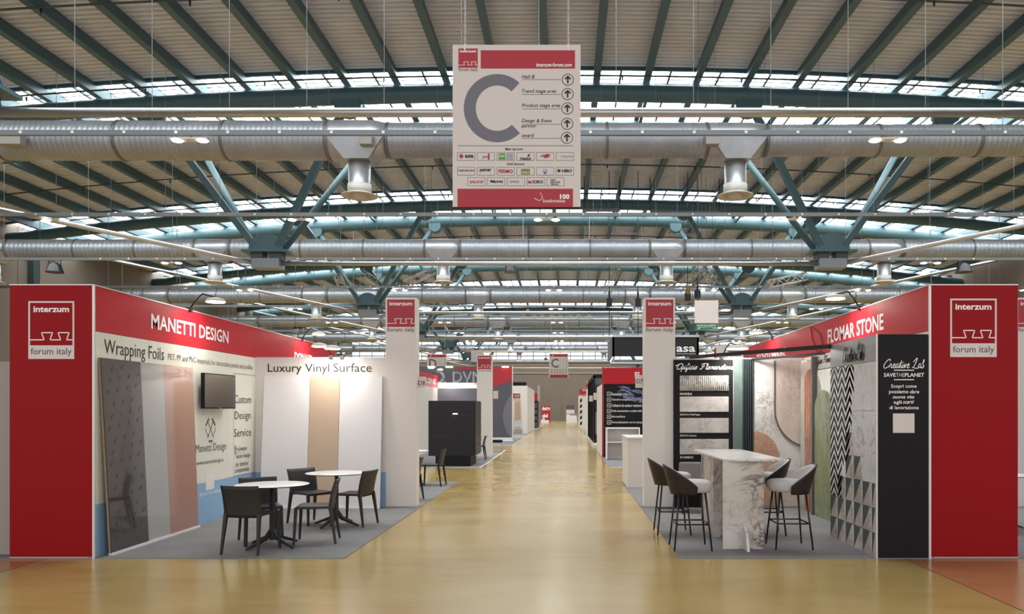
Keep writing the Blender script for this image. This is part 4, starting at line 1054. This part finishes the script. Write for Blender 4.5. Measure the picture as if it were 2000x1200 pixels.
# ---- hanging asa box
ab = thing('hanging_banner_box', 'dark hanging box sign with the white word asa, above the right aisle', 'sign', (5, 38, 4))
YA = 38.0; a = at(1196, 697, YA); b = at(1365, 657, YA)
MB().box(a.x, b.x, YA, YA + .1, a.z + .02, b.z).box(a.x, a.x + .1, YA, YA + 4, a.z, b.z).box(b.x - .1, b.x, YA, YA + 4, a.z, b.z).build('cloth_panel', 'blackg', ab)
a2 = at(1190, 709, YA)
MB().beam(at(1192, 709, YA - .5), at(1258, 709, YA - .5), .12, .1).beam(at(1192, 709, YA - .5), at(1199, 698, YA), .1, .1).beam(at(1196, 657, YA), at(1365, 657, YA), .15, .1).build('frame', 'tie', ab)
MB().box(XP(1200, YA), XP(1365, YA), YA, YA + 3, ZP(707, YA), ZP(705, YA)).build('underside', 'blackg', ab)
MB().tube([(a.x + .3, YA + .05, b.z), (a.x + .3, YA + .05, deckz(a.x))], .012, 4).tube([(b.x - .3, YA + .05, b.z), (b.x - .3, YA + .05, deckz(b.x))], .012, 4).build('wire', 'tray', ab)
ftext('asa', 1321, 677, 1358, 688, YA, 'wink', ab, bold=.02); ftext('INNOVATIVE DESIGN', 1321, 690.5, 1358, 692.5, YA, 'wink', ab)
for k, (px, y0, y1) in enumerate(((1190, 575, 657), (1246, 575, 657), (1343, 560, 587), (1362, 555, 587))):
    t = thing('chain_hoist', ['black chain hoist left end of the asa box', 'black chain hoist above the asa box beside the tower', 'black chain hoist with yellow bag above the blank square', 'black chain hoist right of the one with the yellow bag'][k], 'hoist', at(px, y0, YA))
    p = at(px, y0, YA); q = at(px, y1, YA)
    MB().tube([Vector((p.x, p.y, deckz(p.x) - .05)), q], .018, 5).build('chain', 'black_metal', t)
    m_ = p + Vector((0, 0, -.2 if k < 2 else -.3)); MB().box(m_.x - .14, m_.x + .14, m_.y - .14, m_.y + .14, m_.z - .4, m_.z).tube([m_, m_ + Vector((0, 0, .35))], .05, 6).build('motor', 'black_metal', t, bevel=.03)
    if k == 2: MB().box(m_.x - .1, m_.x + .1, m_.y - .16, m_.y - .1, m_.z - .1, m_.z + .35).build('bag', 'chain_y', t, bevel=.02)

# ---- blank square signs with exit sign
for k, (x0, y0, x1, y1, gx0, gy0, gx1, gy1, Y) in enumerate(((1357, 587, 1403, 631.5, 1359, 633, 1401, 643.5, 22.), (920, 684, 944, 707, 921, 708, 936, 712.5, 40.5))):
    t = thing('hanging_square_sign', ['blank white square sign hanging right of the right tower, green exit sign below', 'small blank square sign behind the second left tower'][k], 'sign', at((x0 + x1) / 2, y1, Y))
    a = at(x0, y1, Y); b = at(x1, y0, Y); MB().box(a.x, b.x, Y, Y + .04, a.z, b.z).build('board', 'sign', t)
    MB().tube([(a.x + .1, Y, b.z), (a.x + .1, Y, deckz(a.x) - .05)], .006, 4).tube([(b.x - .1, Y, b.z), (b.x - .1, Y, deckz(b.x) - .05)], .006, 4).build('wire', 'tray', t)
    a = at(gx0, gy1, Y); b = at(gx1, gy0, Y); g = MB().box(a.x, b.x, Y, Y + .04, a.z, b.z).build('exit_panel', 'green_sign', t)
    MB().box(a.x - .01, b.x + .01, Y + .01, Y + .05, a.z - .01, a.z).build('panel_edge', 'whiteb', t)
    if k == 0:
        ftext('USCITA DI SICUREZZA', 1361, 634.5, 1399, 637.5, Y, 'wink', g, bold=.01); ftext('EMERGENCY EXIT', 1368, 638.5, 1392, 640, Y, 'wink', g)
        B = MB().ribbon([at(1391, 641, Y), at(1398, 641, Y)], .012, (0, -1, 0), .004).plate([at(1396, 639.3, Y) + Vector((0, -.005, 0)), at(1396, 642.7, Y) + Vector((0, -.005, 0)), at(1399, 641, Y) + Vector((0, -.005, 0))], (0, .003, 0))
        B.plate([at(1363, 642.5, Y) + Vector((0, -.005, 0)), at(1366, 642.5, Y) + Vector((0, -.005, 0)), at(1367, 639.5, Y) + Vector((0, -.005, 0)), at(1365, 639.5, Y) + Vector((0, -.005, 0))], (0, .003, 0))
        B.build('arrow', 'wink', g)

# ================================================================== HANGING C SIGN
def letter_C(c, R, r, m, parent, Y):
    """big capital C: ring segment open to the right, in pixels"""
    cx, cy = c; B = MB(); n = 40; a0, a1 = math.radians(48), math.radians(313)
    # super-ellipse ring so the C stands a little taller than wide
    out = []; inn = []
    for i in range(n + 1):
        a = a0 + (a1 - a0) * i / n
        out.append(at(cx + R[0] * math.cos(a), cy - R[1] * math.sin(a), Y)); inn.append(at(cx + r[0] * math.cos(a), cy - r[1] * math.sin(a), Y))
    vs = [p + Vector((0, -.004, 0)) for p in out + inn]
    B.add(vs, [(i, i + 1, n + 2 + i, n + 1 + i) for i in range(n)])
    return B.build('letter_c', m, parent)
cs = thing('hanging_direction_sign', 'large white hanging sign with grey letter C, arrows and sponsor logos', 'sign', at(1008, 405, YF))
YS = YF
a = at(884, 404.5, YS); b = at(1134, 87.5, YS)
MB().box(a.x, b.x, YS, YS + .025, a.z, b.z).build('board', 'sign', cs)
MB().box(a.x - .006, b.x + .006, YS - .002, YS + .027, a.z - .012, a.z).build('bottom_edge', 'black', cs)
def rect(x0, y0, x1, y1, m, name='print', g=.003, par=cs, Y=YS):
    p = at(x0, y1, Y); q = at(x1, y0, Y); return MB().box(p.x, q.x, Y - g, Y, p.z, q.z).build(name, m, par)
logo(at(895.5, 132.5, YS), (1, 0, 0), (0, 0, 1), 37.5 / 178.7, cs)
rect(939, 98.5, 1123, 134, 'redprint', 'red_band')
ftext('interzum-forum.com', 1047.5, 123, 1116.5, 131, YS, 'wink', cs, bold=.02, gap=.006)
letter_C((971, 211.5), (65, 66.5), (42, 44.5), 'signgrey', cs, YS)
for tx, x1, y0, y1, yl, yc in (('Hall B', 1044, 146.5, 153.5, 155.8, 156), ('Trend stage area', 1086, 174.5, 183.5, 184.7, 184), ('Product stage area', 1094, 202.5, 211.5, 213, 212), ('Design & Event', 1078, 232.5, 241.5, 243, 242), ('award', 1043, 261, 268, 270.3, 269.5)):
    ftext(tx, 1019, y0, x1, y1, YS, 'ink', cs, shear=.25, bold=.006)
    rect(1020, yl - .35, 1095, yl + .35, 'ink2', 'line')
    c = at(1109 - (yc - 156) * .015, yc, YS); B = MB()
    B.ribbon([c + Vector((.062 * math.cos(q), 0, .062 * math.sin(q))) for q in [2 * PI * j / 28 for j in range(29)]], .006, (0, -1, 0), .004)
    B.ribbon([c + Vector((0, 0, -.04)), c + Vector((0, 0, .036))], .016, (0, -1, 0), .005)
    B.ribbon([c + Vector((-.03, 0, .006)), c + Vector((0, 0, .038))], .015, (0, -1, 0), .006).ribbon([c + Vector((.03, 0, .006)), c + Vector((0, 0, .038))], .015, (0, -1, 0), .0065)
    B.build('arrow', 'ink', cs)
ftext('partner', 1018, 244, 1048, 251, YS, 'ink', cs, shear=.25, bold=.006)
rect(894, 284.5, 1119, 285.4, 'ink2', 'line')
ftext('Main Sponsor', 987, 289, 1022, 295, YS, 'ink', cs, bold=.02); ftext('Gold Sponsor', 990, 318, 1025, 324, YS, 'ink', cs, bold=.02)
def frame(x0, y0, x1, y1):
    B = MB(); pts = [at(x0, y0, YS), at(x1, y0, YS), at(x1, y1, YS), at(x0, y1, YS)]
    for i in range(4): B.ribbon([pts[i], pts[(i + 1) % 4]], .0035, (0, -1, 0), .003)
    B.build('logo_frame', 'ink2', cs)
for r_, (xs0, n_, y0, y1) in enumerate(((893.5, 6, 298, 313.5), (893.5, 6, 327, 342.5), (913.5, 5, 347, 363))):
    for k in range(n_): frame(xs0 + 38.6 * k, y0, xs0 + 38.6 * k + 34, y1)
T = lambda tx, x0, y0, x1, y1, m='ink', **k: ftext(tx, x0, y0, x1, y1, YS, m, cs, **k)
def tri(pts, m): MB().plate([at(x, y, YS) + Vector((0, -.005, 0)) for x, y in pts], (0, .002, 0)).build('logo_mark', m, cs)
tri([(901, 300.5), (905.5, 305.5), (901, 310.5), (896.5, 305.5)], 'redprint'); T('asa', 908, 302.5, 925, 308.5, bold=.03)
T('pm', 942, 305, 952, 311, shear=.3); tri([(953, 300), (956, 300), (956, 312), (953, 312)], 'redprint')
rect(974, 300, 987, 312, 'c_green', 'logo_mark'); rect(989, 300, 1002, 312, 'c_grey', 'logo_mark'); T('FORM', 975.5, 303.5, 985.5, 308, 'wink', bold=.02, gap=.006)
tri([(1031, 303), (1035, 300.5), (1034, 305.5), (1030, 307)], 'ink'); T('Hettich', 1016, 307, 1037, 313, bold=.03)
tri([(1054, 306), (1062, 302), (1060, 305), (1067, 301), (1075, 302), (1071, 308), (1062, 308.5), (1062, 305.5)], 'redprint')
T('STELLINI', 1096, 304, 1118, 308, 'ink2')
T('NEVEON', 896, 331.5, 926, 335.5, bold=.02); T('pamar', 937, 330, 960, 337, bold=.03); T('PERMO', 973.5, 331, 1001.5, 338.5, 'redprint', bold=.03)
rect(1017.5, 330, 1035, 341, 'c_olive', 'logo_mark'); T('SYNALUX', 1018.5, 335.5, 1034, 339, 'wink', bold=.01, gap=.006)
T('Vita', 1060, 330.3, 1069, 333.5, 'ink2'); tri([(1060, 334.5), (1064.5, 336.5), (1069, 334.5), (1064.5, 341.5)], 'c_blue')
T('VIBO', 1097, 331, 1117, 337, bold=.04, shear=.25); rect(1089, 331, 1094.5, 336.5, 'ink', 'logo_mark')
T('SALICE', 917, 353, 944, 358, 'redprint', bold=.03, shear=.2); T('Brighi', 963, 352.5, 982, 359, bold=.04); tri([(957, 354), (960, 351.5), (964, 356), (959, 357)], 'ink')
T('GMADE', 995, 353, 1014, 357.5, 'ink2'); T('ICRO', 1040, 352.5, 1060.5, 358.5, bold=.04); tri([(1031.5, 352.5), (1034.5, 355), (1037.5, 352.5), (1037.5, 358.5), (1031.5, 358.5)], 'redprint')
for k, w_ in enumerate(('NEO', 'DECOR', 'TECH')): T(w_, 1075, 350.5 + 4.2 * k, 1075 + (11, 19, 15)[k], 353.6 + 4.2 * k, bold=.03)
rect(893.5, 369, 1119, 405, 'redprint', 'red_band')
T('koelnmesse', 1061, 389, 1104, 396, 'wink', gap=.006, bold=.005); T('100', 1093.5, 379.5, 1112.5, 389.5, 'wink', bold=.05, gap=.006)
B = MB()
for x, y in ((1056, 378.5), (1058.5, 383), (1059, 387), (1056.5, 390.5), (1052.5, 392), (1048.5, 390.5), (1045.5, 388.5)):
    c = at(x, y, YS); B.plate([c + Vector((.007 * math.cos(q), -.006, .007 * math.sin(q))) for q in [2 * PI * j / 8 for j in range(8)]], (0, .002, 0))
B.build('logo_dots', 'wink', cs)
for px in (908, 1110):
    p = at(px, 90, YS); B = MB(); z = p.z - .03; k = 0
    while z < p.z + 1.2:
        if k % 2: B.tube([(p.x - .007, YS + .012, z), (p.x - .007, YS + .012, z + .04), (p.x + .007, YS + .012, z + .04), (p.x + .007, YS + .012, z), (p.x - .007, YS + .012, z)], .0035, 4, cap=False)
        else: B.tube([(p.x, YS + .005, z), (p.x, YS + .005, z + .04), (p.x, YS + .019, z + .04), (p.x, YS + .019, z), (p.x, YS + .005, z)], .0035, 4, cap=False)
        z += .034; k += 1
    B.tube([(p.x, YS + .012, z), (p.x, YS + .012, 13.2)], .006, 4, cap=False)
    B.build('chain', 'whiteb', cs)
    MB().box(p.x - .008, p.x + .008, YS - .006, YS, p.z - .05, p.z + .02).build('hook', 'whiteb', cs)
# far copies of the sign
def far_sign(x0, y0, x1, y1, ch, label, Y=56.):
    t = thing('hanging_direction_sign', label, 'sign', at((x0 + x1) / 2, y1, Y)); w = x1 - x0; h = y1 - y0
    rect(x0, y0, x1, y1, 'sign', 'board', .03, t, Y)
    rect(x0 + w * .05, y0 + h * .03, x0 + w * .18, y0 + h * .13, 'redprint', 'logo_mark', .04, t, Y); rect(x0 + w * .22, y0 + h * .03, x1 - w * .04, y0 + h * .13, 'redprint', 'red_band', .04, t, Y)
    rect(x0 + w * .04, y1 - h * .12, x1 - w * .04, y1, 'redprint', 'red_band', .04, t, Y)
    text(ch, at(x0 + w * .1, y0 + h * .6, Y) + Vector((0, -.03, 0)), (1, 0, 0), (0, 0, 1), w * .4 * Y / F, h * .4 * Y / F, 'signgrey', t, bold=.03)
    for k in range(5): rect(x0 + w * .55, y0 + h * (.26 + .08 * k), x0 + w * .84, y0 + h * (.265 + .08 * k), 'ink2', 'line', .04, t, Y); rect(x0 + w * .9, y0 + h * (.22 + .08 * k), x0 + w * .93, y0 + h * (.26 + .08 * k), 'ink', 'arrow', .04, t, Y)
    B = MB()
    for r in range(3):
        for c in range(6): p = at(x0 + w * (.08 + .15 * c), y0 + h * (.68 + .07 * r), Y); B.box(p.x, p.x + w * .09 * Y / F, Y - .04, Y - .03, p.z, p.z + h * .025 * Y / F)
    B.build('logo_row', 'ink2', t)
    p = at(x0 + w * .1, y0, Y); q = at(x1 - w * .1, y0, Y)
    MB().tube([p, (p.x, p.y, deckz(p.x) - .05)], .012, 4).tube([q, (q.x, q.y, deckz(q.x) - .05)], .012, 4).build('wire', 'whiteb', t)
far_sign(1072.5, 691, 1110, 738, 'C', 'small distant hanging sign with letter C over the aisle end')
far_sign(834, 692, 872.5, 739, 'D', 'distant hanging sign with letter D above the DVN wall')

# ================================================================== FURNITURE
def make_chair(m='chair'):
    t = thing('dining_chair', '', 'chair')
    B = MB(); n = 10     # slightly dished seat, faces +Y
    vs = []; fs = []
    for i in range(n + 1):
        for j in range(n + 1):
            u = -1 + 2 * i / n; v = -1 + 2 * j / n
            vs.append((u * .215, v * .21, .455 - .012 * (1 - u * u) * (1 - v * v) - (.012 if v > .9 else 0)))
    k = n + 1
    B.add(vs + [(x, y, z - .028) for x, y, z in vs], [(i * k + j, (i + 1) * k + j, (i + 1) * k + j + 1, i * k + j + 1) for i in range(n) for j in range(n)] + [tuple(k * k + q for q in (i * k + j, i * k + j + 1, (i + 1) * k + j + 1, (i + 1) * k + j)) for i in range(n) for j in range(n)], smooth=True)
    per = [i * k for i in range(k)] + [(k - 1) * k + j for j in range(1, k)] + [i * k + k - 1 for i in range(k - 2, -1, -1)] + [j for j in range(k - 2, 0, -1)]
    B.add(B.v[:0], []); L = len(per)
    for q in range(L):
        a_, b_ = per[q], per[(q + 1) % L]; B.f.append([a_, a_ + k * k, b_ + k * k, b_]); B.m.append(0); B.sm.append(False)
    B.build('seat', m, t, local=True)
    B = MB(); vs = []; nu, nv_ = 10, 8
    for i in range(nu + 1):
        for j in range(nv_ + 1):
            u = -1 + 2 * i / nu; v = j / nv_; z = .41 + v * .36
            w = .222 + .004 * v; y = -.205 - .055 * v * v - .02 * v - .022 * (1 - u * u)
            z2 = z + (.004 * (u * u) if v > .95 else 0)
            vs.append((u * w, y, z2))
    k = nv_ + 1; N = (nu + 1) * k
    fs = [(i * k + j, (i + 1) * k + j, (i + 1) * k + j + 1, i * k + j + 1) for i in range(nu) for j in range(nv_)]
    B.add(vs + [(x, y + .02, z) for x, y, z in vs], fs + [tuple(N + q for q in f[::-1]) for f in fs], smooth=True)
    per = [i * k for i in range(nu + 1)] + [nu * k + j for j in range(1, k)] + [i * k + k - 1 for i in range(nu - 1, -1, -1)] + [j for j in range(k - 2, 0, -1)]
    for q in range(len(per)):
        a_, b_ = per[q], per[(q + 1) % len(per)]; B.f.append([a_, a_ + N, b_ + N, b_]); B.m.append(0); B.sm.append(False)
    B.build('backrest', m, t, local=True)
    for sx in (-1, 1):
        MB().beam((sx * .2, -.205, .46), (sx * .222, -.27, 0), .042, .045, w1=.026, h1=.026, up=(0, 1, 0)).build('leg', m, t, local=True, bevel=.006)
        MB().beam((sx * .198, .19, .445), (sx * .215, .215, 0), .042, .04, w1=.026, h1=.026, up=(0, 1, 0)).build('leg', m, t, local=True, bevel=.006)
    return t
def heading(dx, dy): return math.atan2(-dx, dy)       # rotation turning +Y into (dx, dy)
ch0 = make_chair()
chairs = [(-3.59, 8.92, (.16, 1), 'charcoal plastic chair nearest the viewer, back turned, left table'),
          (-3.74, 9.55, (.5, -.87), 'charcoal plastic chair behind the left table, half hidden by its top'),
          (-3.08, 9.55, (-.985, -.17), 'charcoal chair seen from the side, right of the left table'),
          (-3.62, 11.1, (.8, -.6), 'charcoal chair behind, left of the rear round table'),
          (-3.0, 10.97, (-.97, .22), 'charcoal chair right of the rear round table, back to the aisle'),
          (-2.87, 16.6, (-1, .1), 'dark chair beyond the left tower, seen side-on at the carpet edge'),
          (-3.55, 16.9, (.7, -.7), 'dark chair mostly hidden behind the left tower, facing the viewer'),
          (-2.86, 13.95, (-1, 0), 'dark chair of which one leg shows beside the left tower foot'),
          (-2.85, 25.1, (-1, 0), 'dark chair behind the black cabinet, only legs showing'),
          (5.32, 9.9, (1, .2), 'dark chair cut by the right picture edge')]
first = True
for x, y, h_, lb in chairs:
    c = ch0 if first else copy_tree(ch0); first = False
    place(c, x, y, heading(*h_), lb, z=.008)
def make_table():
    t = thing('round_table', '', 'table')
    MB().lathe([(.0, .742), (.412, .742), (.42, .738)], (0, 0, 0), 'z', 40, cap=False).build('tabletop', 'tabletop', t, local=True)
    MB().lathe([(.42, .738), (.42, .73), (.405, .726), (0, .726)], (0, 0, 0), 'z', 40, cap=False).build('top_edge', 'chair', t, local=True)
    MB().beam((0, 0, .08), (0, 0, .726), .085, .05, w1=.062, h1=.05).build('column', 'chair', t, local=True, bevel=.01)
    for k in range(4):
        a = PI / 4 + k * PI / 2 + .25; d = Vector((math.cos(a), math.sin(a), 0))
        B = MB().beam(d * .01 + Vector((0, 0, .2)), d * .1 + Vector((0, 0, .1)), .05, .05, w1=.045, h1=.045).beam(d * .09 + Vector((0, 0, .11)), d * .36 + Vector((0, 0, .018)), .045, .045, w1=.032, h1=.025)
        B.build('foot', 'chair', t, local=True, bevel=.006)
    return t
tb = make_table(); place(tb, -3.47, 9.2, 0, 'round white bistro table nearest, in the left booth', z=.008)
place(copy_tree(tb), -3.2, 10.86, .2, 'round white bistro table farther back in the left booth', z=.008)
place(copy_tree(tb), -3.35, 16.6, .4, 'round white table peeping out right of the left tower', z=.008)
place(copy_tree(tb), 5.85, 10.6, .4, 'white table cut by the right picture edge', z=.008)

def make_stool():
    t = thing('bar_stool', '', 'stool')
    # faces +Y
    B = MB(); vs = []; n = 28; rings = [(0, .80), (.12, .802), (.185, .795), (.22, .775), (.225, .74), (.22, .69), (.205, .665), (0, .66)]
    for r, z in rings:
        for j in range(n):
            a = 2 * PI * j / n; c, s_ = math.cos(a), math.sin(a); e = (abs(c) ** 3 + abs(s_) ** 3) ** (-1 / 3)
            vs.append((r * c * e, r * s_ * e + .02, z))
    B.add(vs, [(i * n + j, (i + 1) * n + j, (i + 1) * n + (j + 1) % n, i * n + (j + 1) % n) for i in range(len(rings) - 1) for j in range(n)], smooth=True)
    B.build('seat', 'seat', t, local=True)
    def shell(r0, r1, off, m, nm, dz, lo):
        B = MB(); vs = []; N = 26; K = 8
        for i in range(N + 1):
            th = math.radians(-100 + 200 * i / N); top = .70 + (.985 - .70 - dz) * max(0, math.cos(th * .86)) ** .85
            for j in range(K + 1):
                v = j / K; z = lo + (top - lo) * v; r = r0 + (r1 - r0) * v
                vs.append((r * math.sin(th) * 1.0, -r * math.cos(th) + off - .05 * v * max(0, math.cos(th)), z))
        k = K + 1; fs = [(i * k + j, (i + 1) * k + j, (i + 1) * k + j + 1, i * k + j + 1) for i in range(N) for j in range(K)]
        B.add(vs, fs, smooth=True); o = B.build(nm, m, t, local=True)
        so = o.modifiers.new('thick', 'SOLIDIFY'); so.thickness = .016 if nm == 'shell' else .022; so.offset = 0
        return o
    shell(.222, .268, .0, 'shell', 'shell', 0, .64)
    shell(.216, .248, .004, 'seat', 'backrest_pad', .012, .72)
    for sx, sy in ((-1, -1), (1, -1), (-1, 1), (1, 1)):
        MB().tube([(sx * .155, sy * .15, .665), (sx * .225, sy * .215, 0)], .0125, 8, r1=.010).build('leg', 'black_metal', t, local=True)
    B = MB(); q = .193
    pts = [(-q, -.185, .30), (q, -.185, .30), (q, .185, .30), (-q, .185, .30), (-q, -.185, .30)]
    for i in range(4): B.tube([pts[i], pts[i + 1]], .009, 6)
    B.build('footrest', 'black_metal', t, local=True)
    return t
st = make_stool(); place(st, 1.46, 9.13, heading(1, .0), 'front left bar stool with dark shell back at the marble table', 'bar stools round the marble table', .008)
for x, y, h_, lb in ((1.40, 10.25, (1, .0), 'rear left bar stool, partly hidden by the front left one'), (2.64, 9.2, (-1, .0), 'front right bar stool with pale grey seat at the marble table'), (2.62, 10.2, (-1, .05), 'rear right bar stool behind the front right one')):
    place(copy_tree(st), x, y, heading(*h_), lb, 'bar stools round the marble table', .008)
# low upholstered chair by the sample board
lc = thing('lounge_chair', 'low grey upholstered chair in front of the black sample board', 'chair', (2.02, 12.35, .008))
MB().hexa([(-.2, .2, .38), (.2, .2, .38), (.2, .27, .38), (-.2, .27, .38)], [(-.18, .27, .77), (.18, .27, .77), (.18, .33, .77), (-.18, .33, .77)]).build('backrest', 'seat_d', lc, local=True, bevel=.03, seg=3)
MB().box(-.22, .22, -.2, .24, .36, .46).build('seat', 'seat_d', lc, local=True, bevel=.03, seg=3)
for sx in (-1, 1):
    for sy in (-1, 1): MB().tube([(sx * .17, sy * .16, .38), (sx * .2, sy * .2, 0)], .012, 8).build('leg', 'black_metal', lc, local=True)

# marble bar table
mt = thing('marble_bar_table', 'tall veined marble bar table on slab legs in the stone booth', 'table', (2.15, 10, .008))
x0, x1, y0, y1 = 1.84, 2.55, 8.98, 11.3; r = .16; pts = []
for cx, cy, s0 in ((x1 - r, y1 - r, 0), (x0 + r, y1 - r, 1), (x0 + r, y0 + r, 2), (x1 - r, y0 + r, 3)):
    pts += [(cx + r * math.cos(PI / 2 * (s0 + q / 5)), cy + r * math.sin(PI / 2 * (s0 + q / 5)), 1.03) for q in range(6)]
MB().plate(pts, (0, 0, .025)).build('tabletop', 'stone_top', mt, bevel=.005)
MB().box(XP(1412, 9.04), XP(1492, 9.04), 9.04, 9.07, .008, 1.03).build('front_slab', 'stone', mt, bevel=.002)
MB().box(1.85, 2.33, 10.6, 10.63, .008, 1.03).build('rear_slab', 'stone', mt, bevel=.002)
MB().box(1.87, 1.9, 9.9, 10.6, .008, 1.03).box(1.87, 2.33, 9.86, 9.89, .008, 1.03).build('side_slab', 'stone', mt, bevel=.002)
xf = XP(1456, 8.95)
MB().plate([(xf, 9.04, .27), (xf, 9.04, .008), (xf, 8.86, .008), (xf, 8.93, .2)], (.03, 0, 0)).build('fin', 'stone_top', mt)
# plain white chairs far away
wc0 = thing('white_chair', 'white plastic chair in the portal booth, left of a row of three', 'chair', (-3.3, 53.2, .008))
MB().box(-.22, .22, -.2, .2, .42, .45).build('seat', 'whiteb', wc0, local=True, bevel=.01)
MB().box(-.22, .22, .18, .21, .45, .85).build('backrest', 'whiteb', wc0, local=True, bevel=.01)
for sx in (-1, 1):
    for sy in (-1, 1): MB().tube([(sx * .19, sy * .17, .42), (sx * .22, sy * .2, 0)], .015, 6).build('leg', 'whiteb', wc0, local=True)
place(copy_tree(wc0), -3.45, 54.4, .5, 'white plastic chair in the portal booth, middle of a row of three', z=.008)
place(copy_tree(wc0), -3.3, 55.8, -.4, 'white plastic chair in the portal booth, rearmost of three', z=.008)
o = thing('low_stool', 'small black stool with pale legs beside the second left tower', 'stool', (-2.7, 30, .008))
MB().box(-.25, .25, -.2, .2, .35, .45).build('seat', 'black', o, local=True, bevel=.02)
for sx in (-1, 1):
    for sy in (-1, 1): MB().tube([(sx * .2, sy * .15, .35), (sx * .22, sy * .17, 0)], .015, 6).build('leg', 'alu', o, local=True)
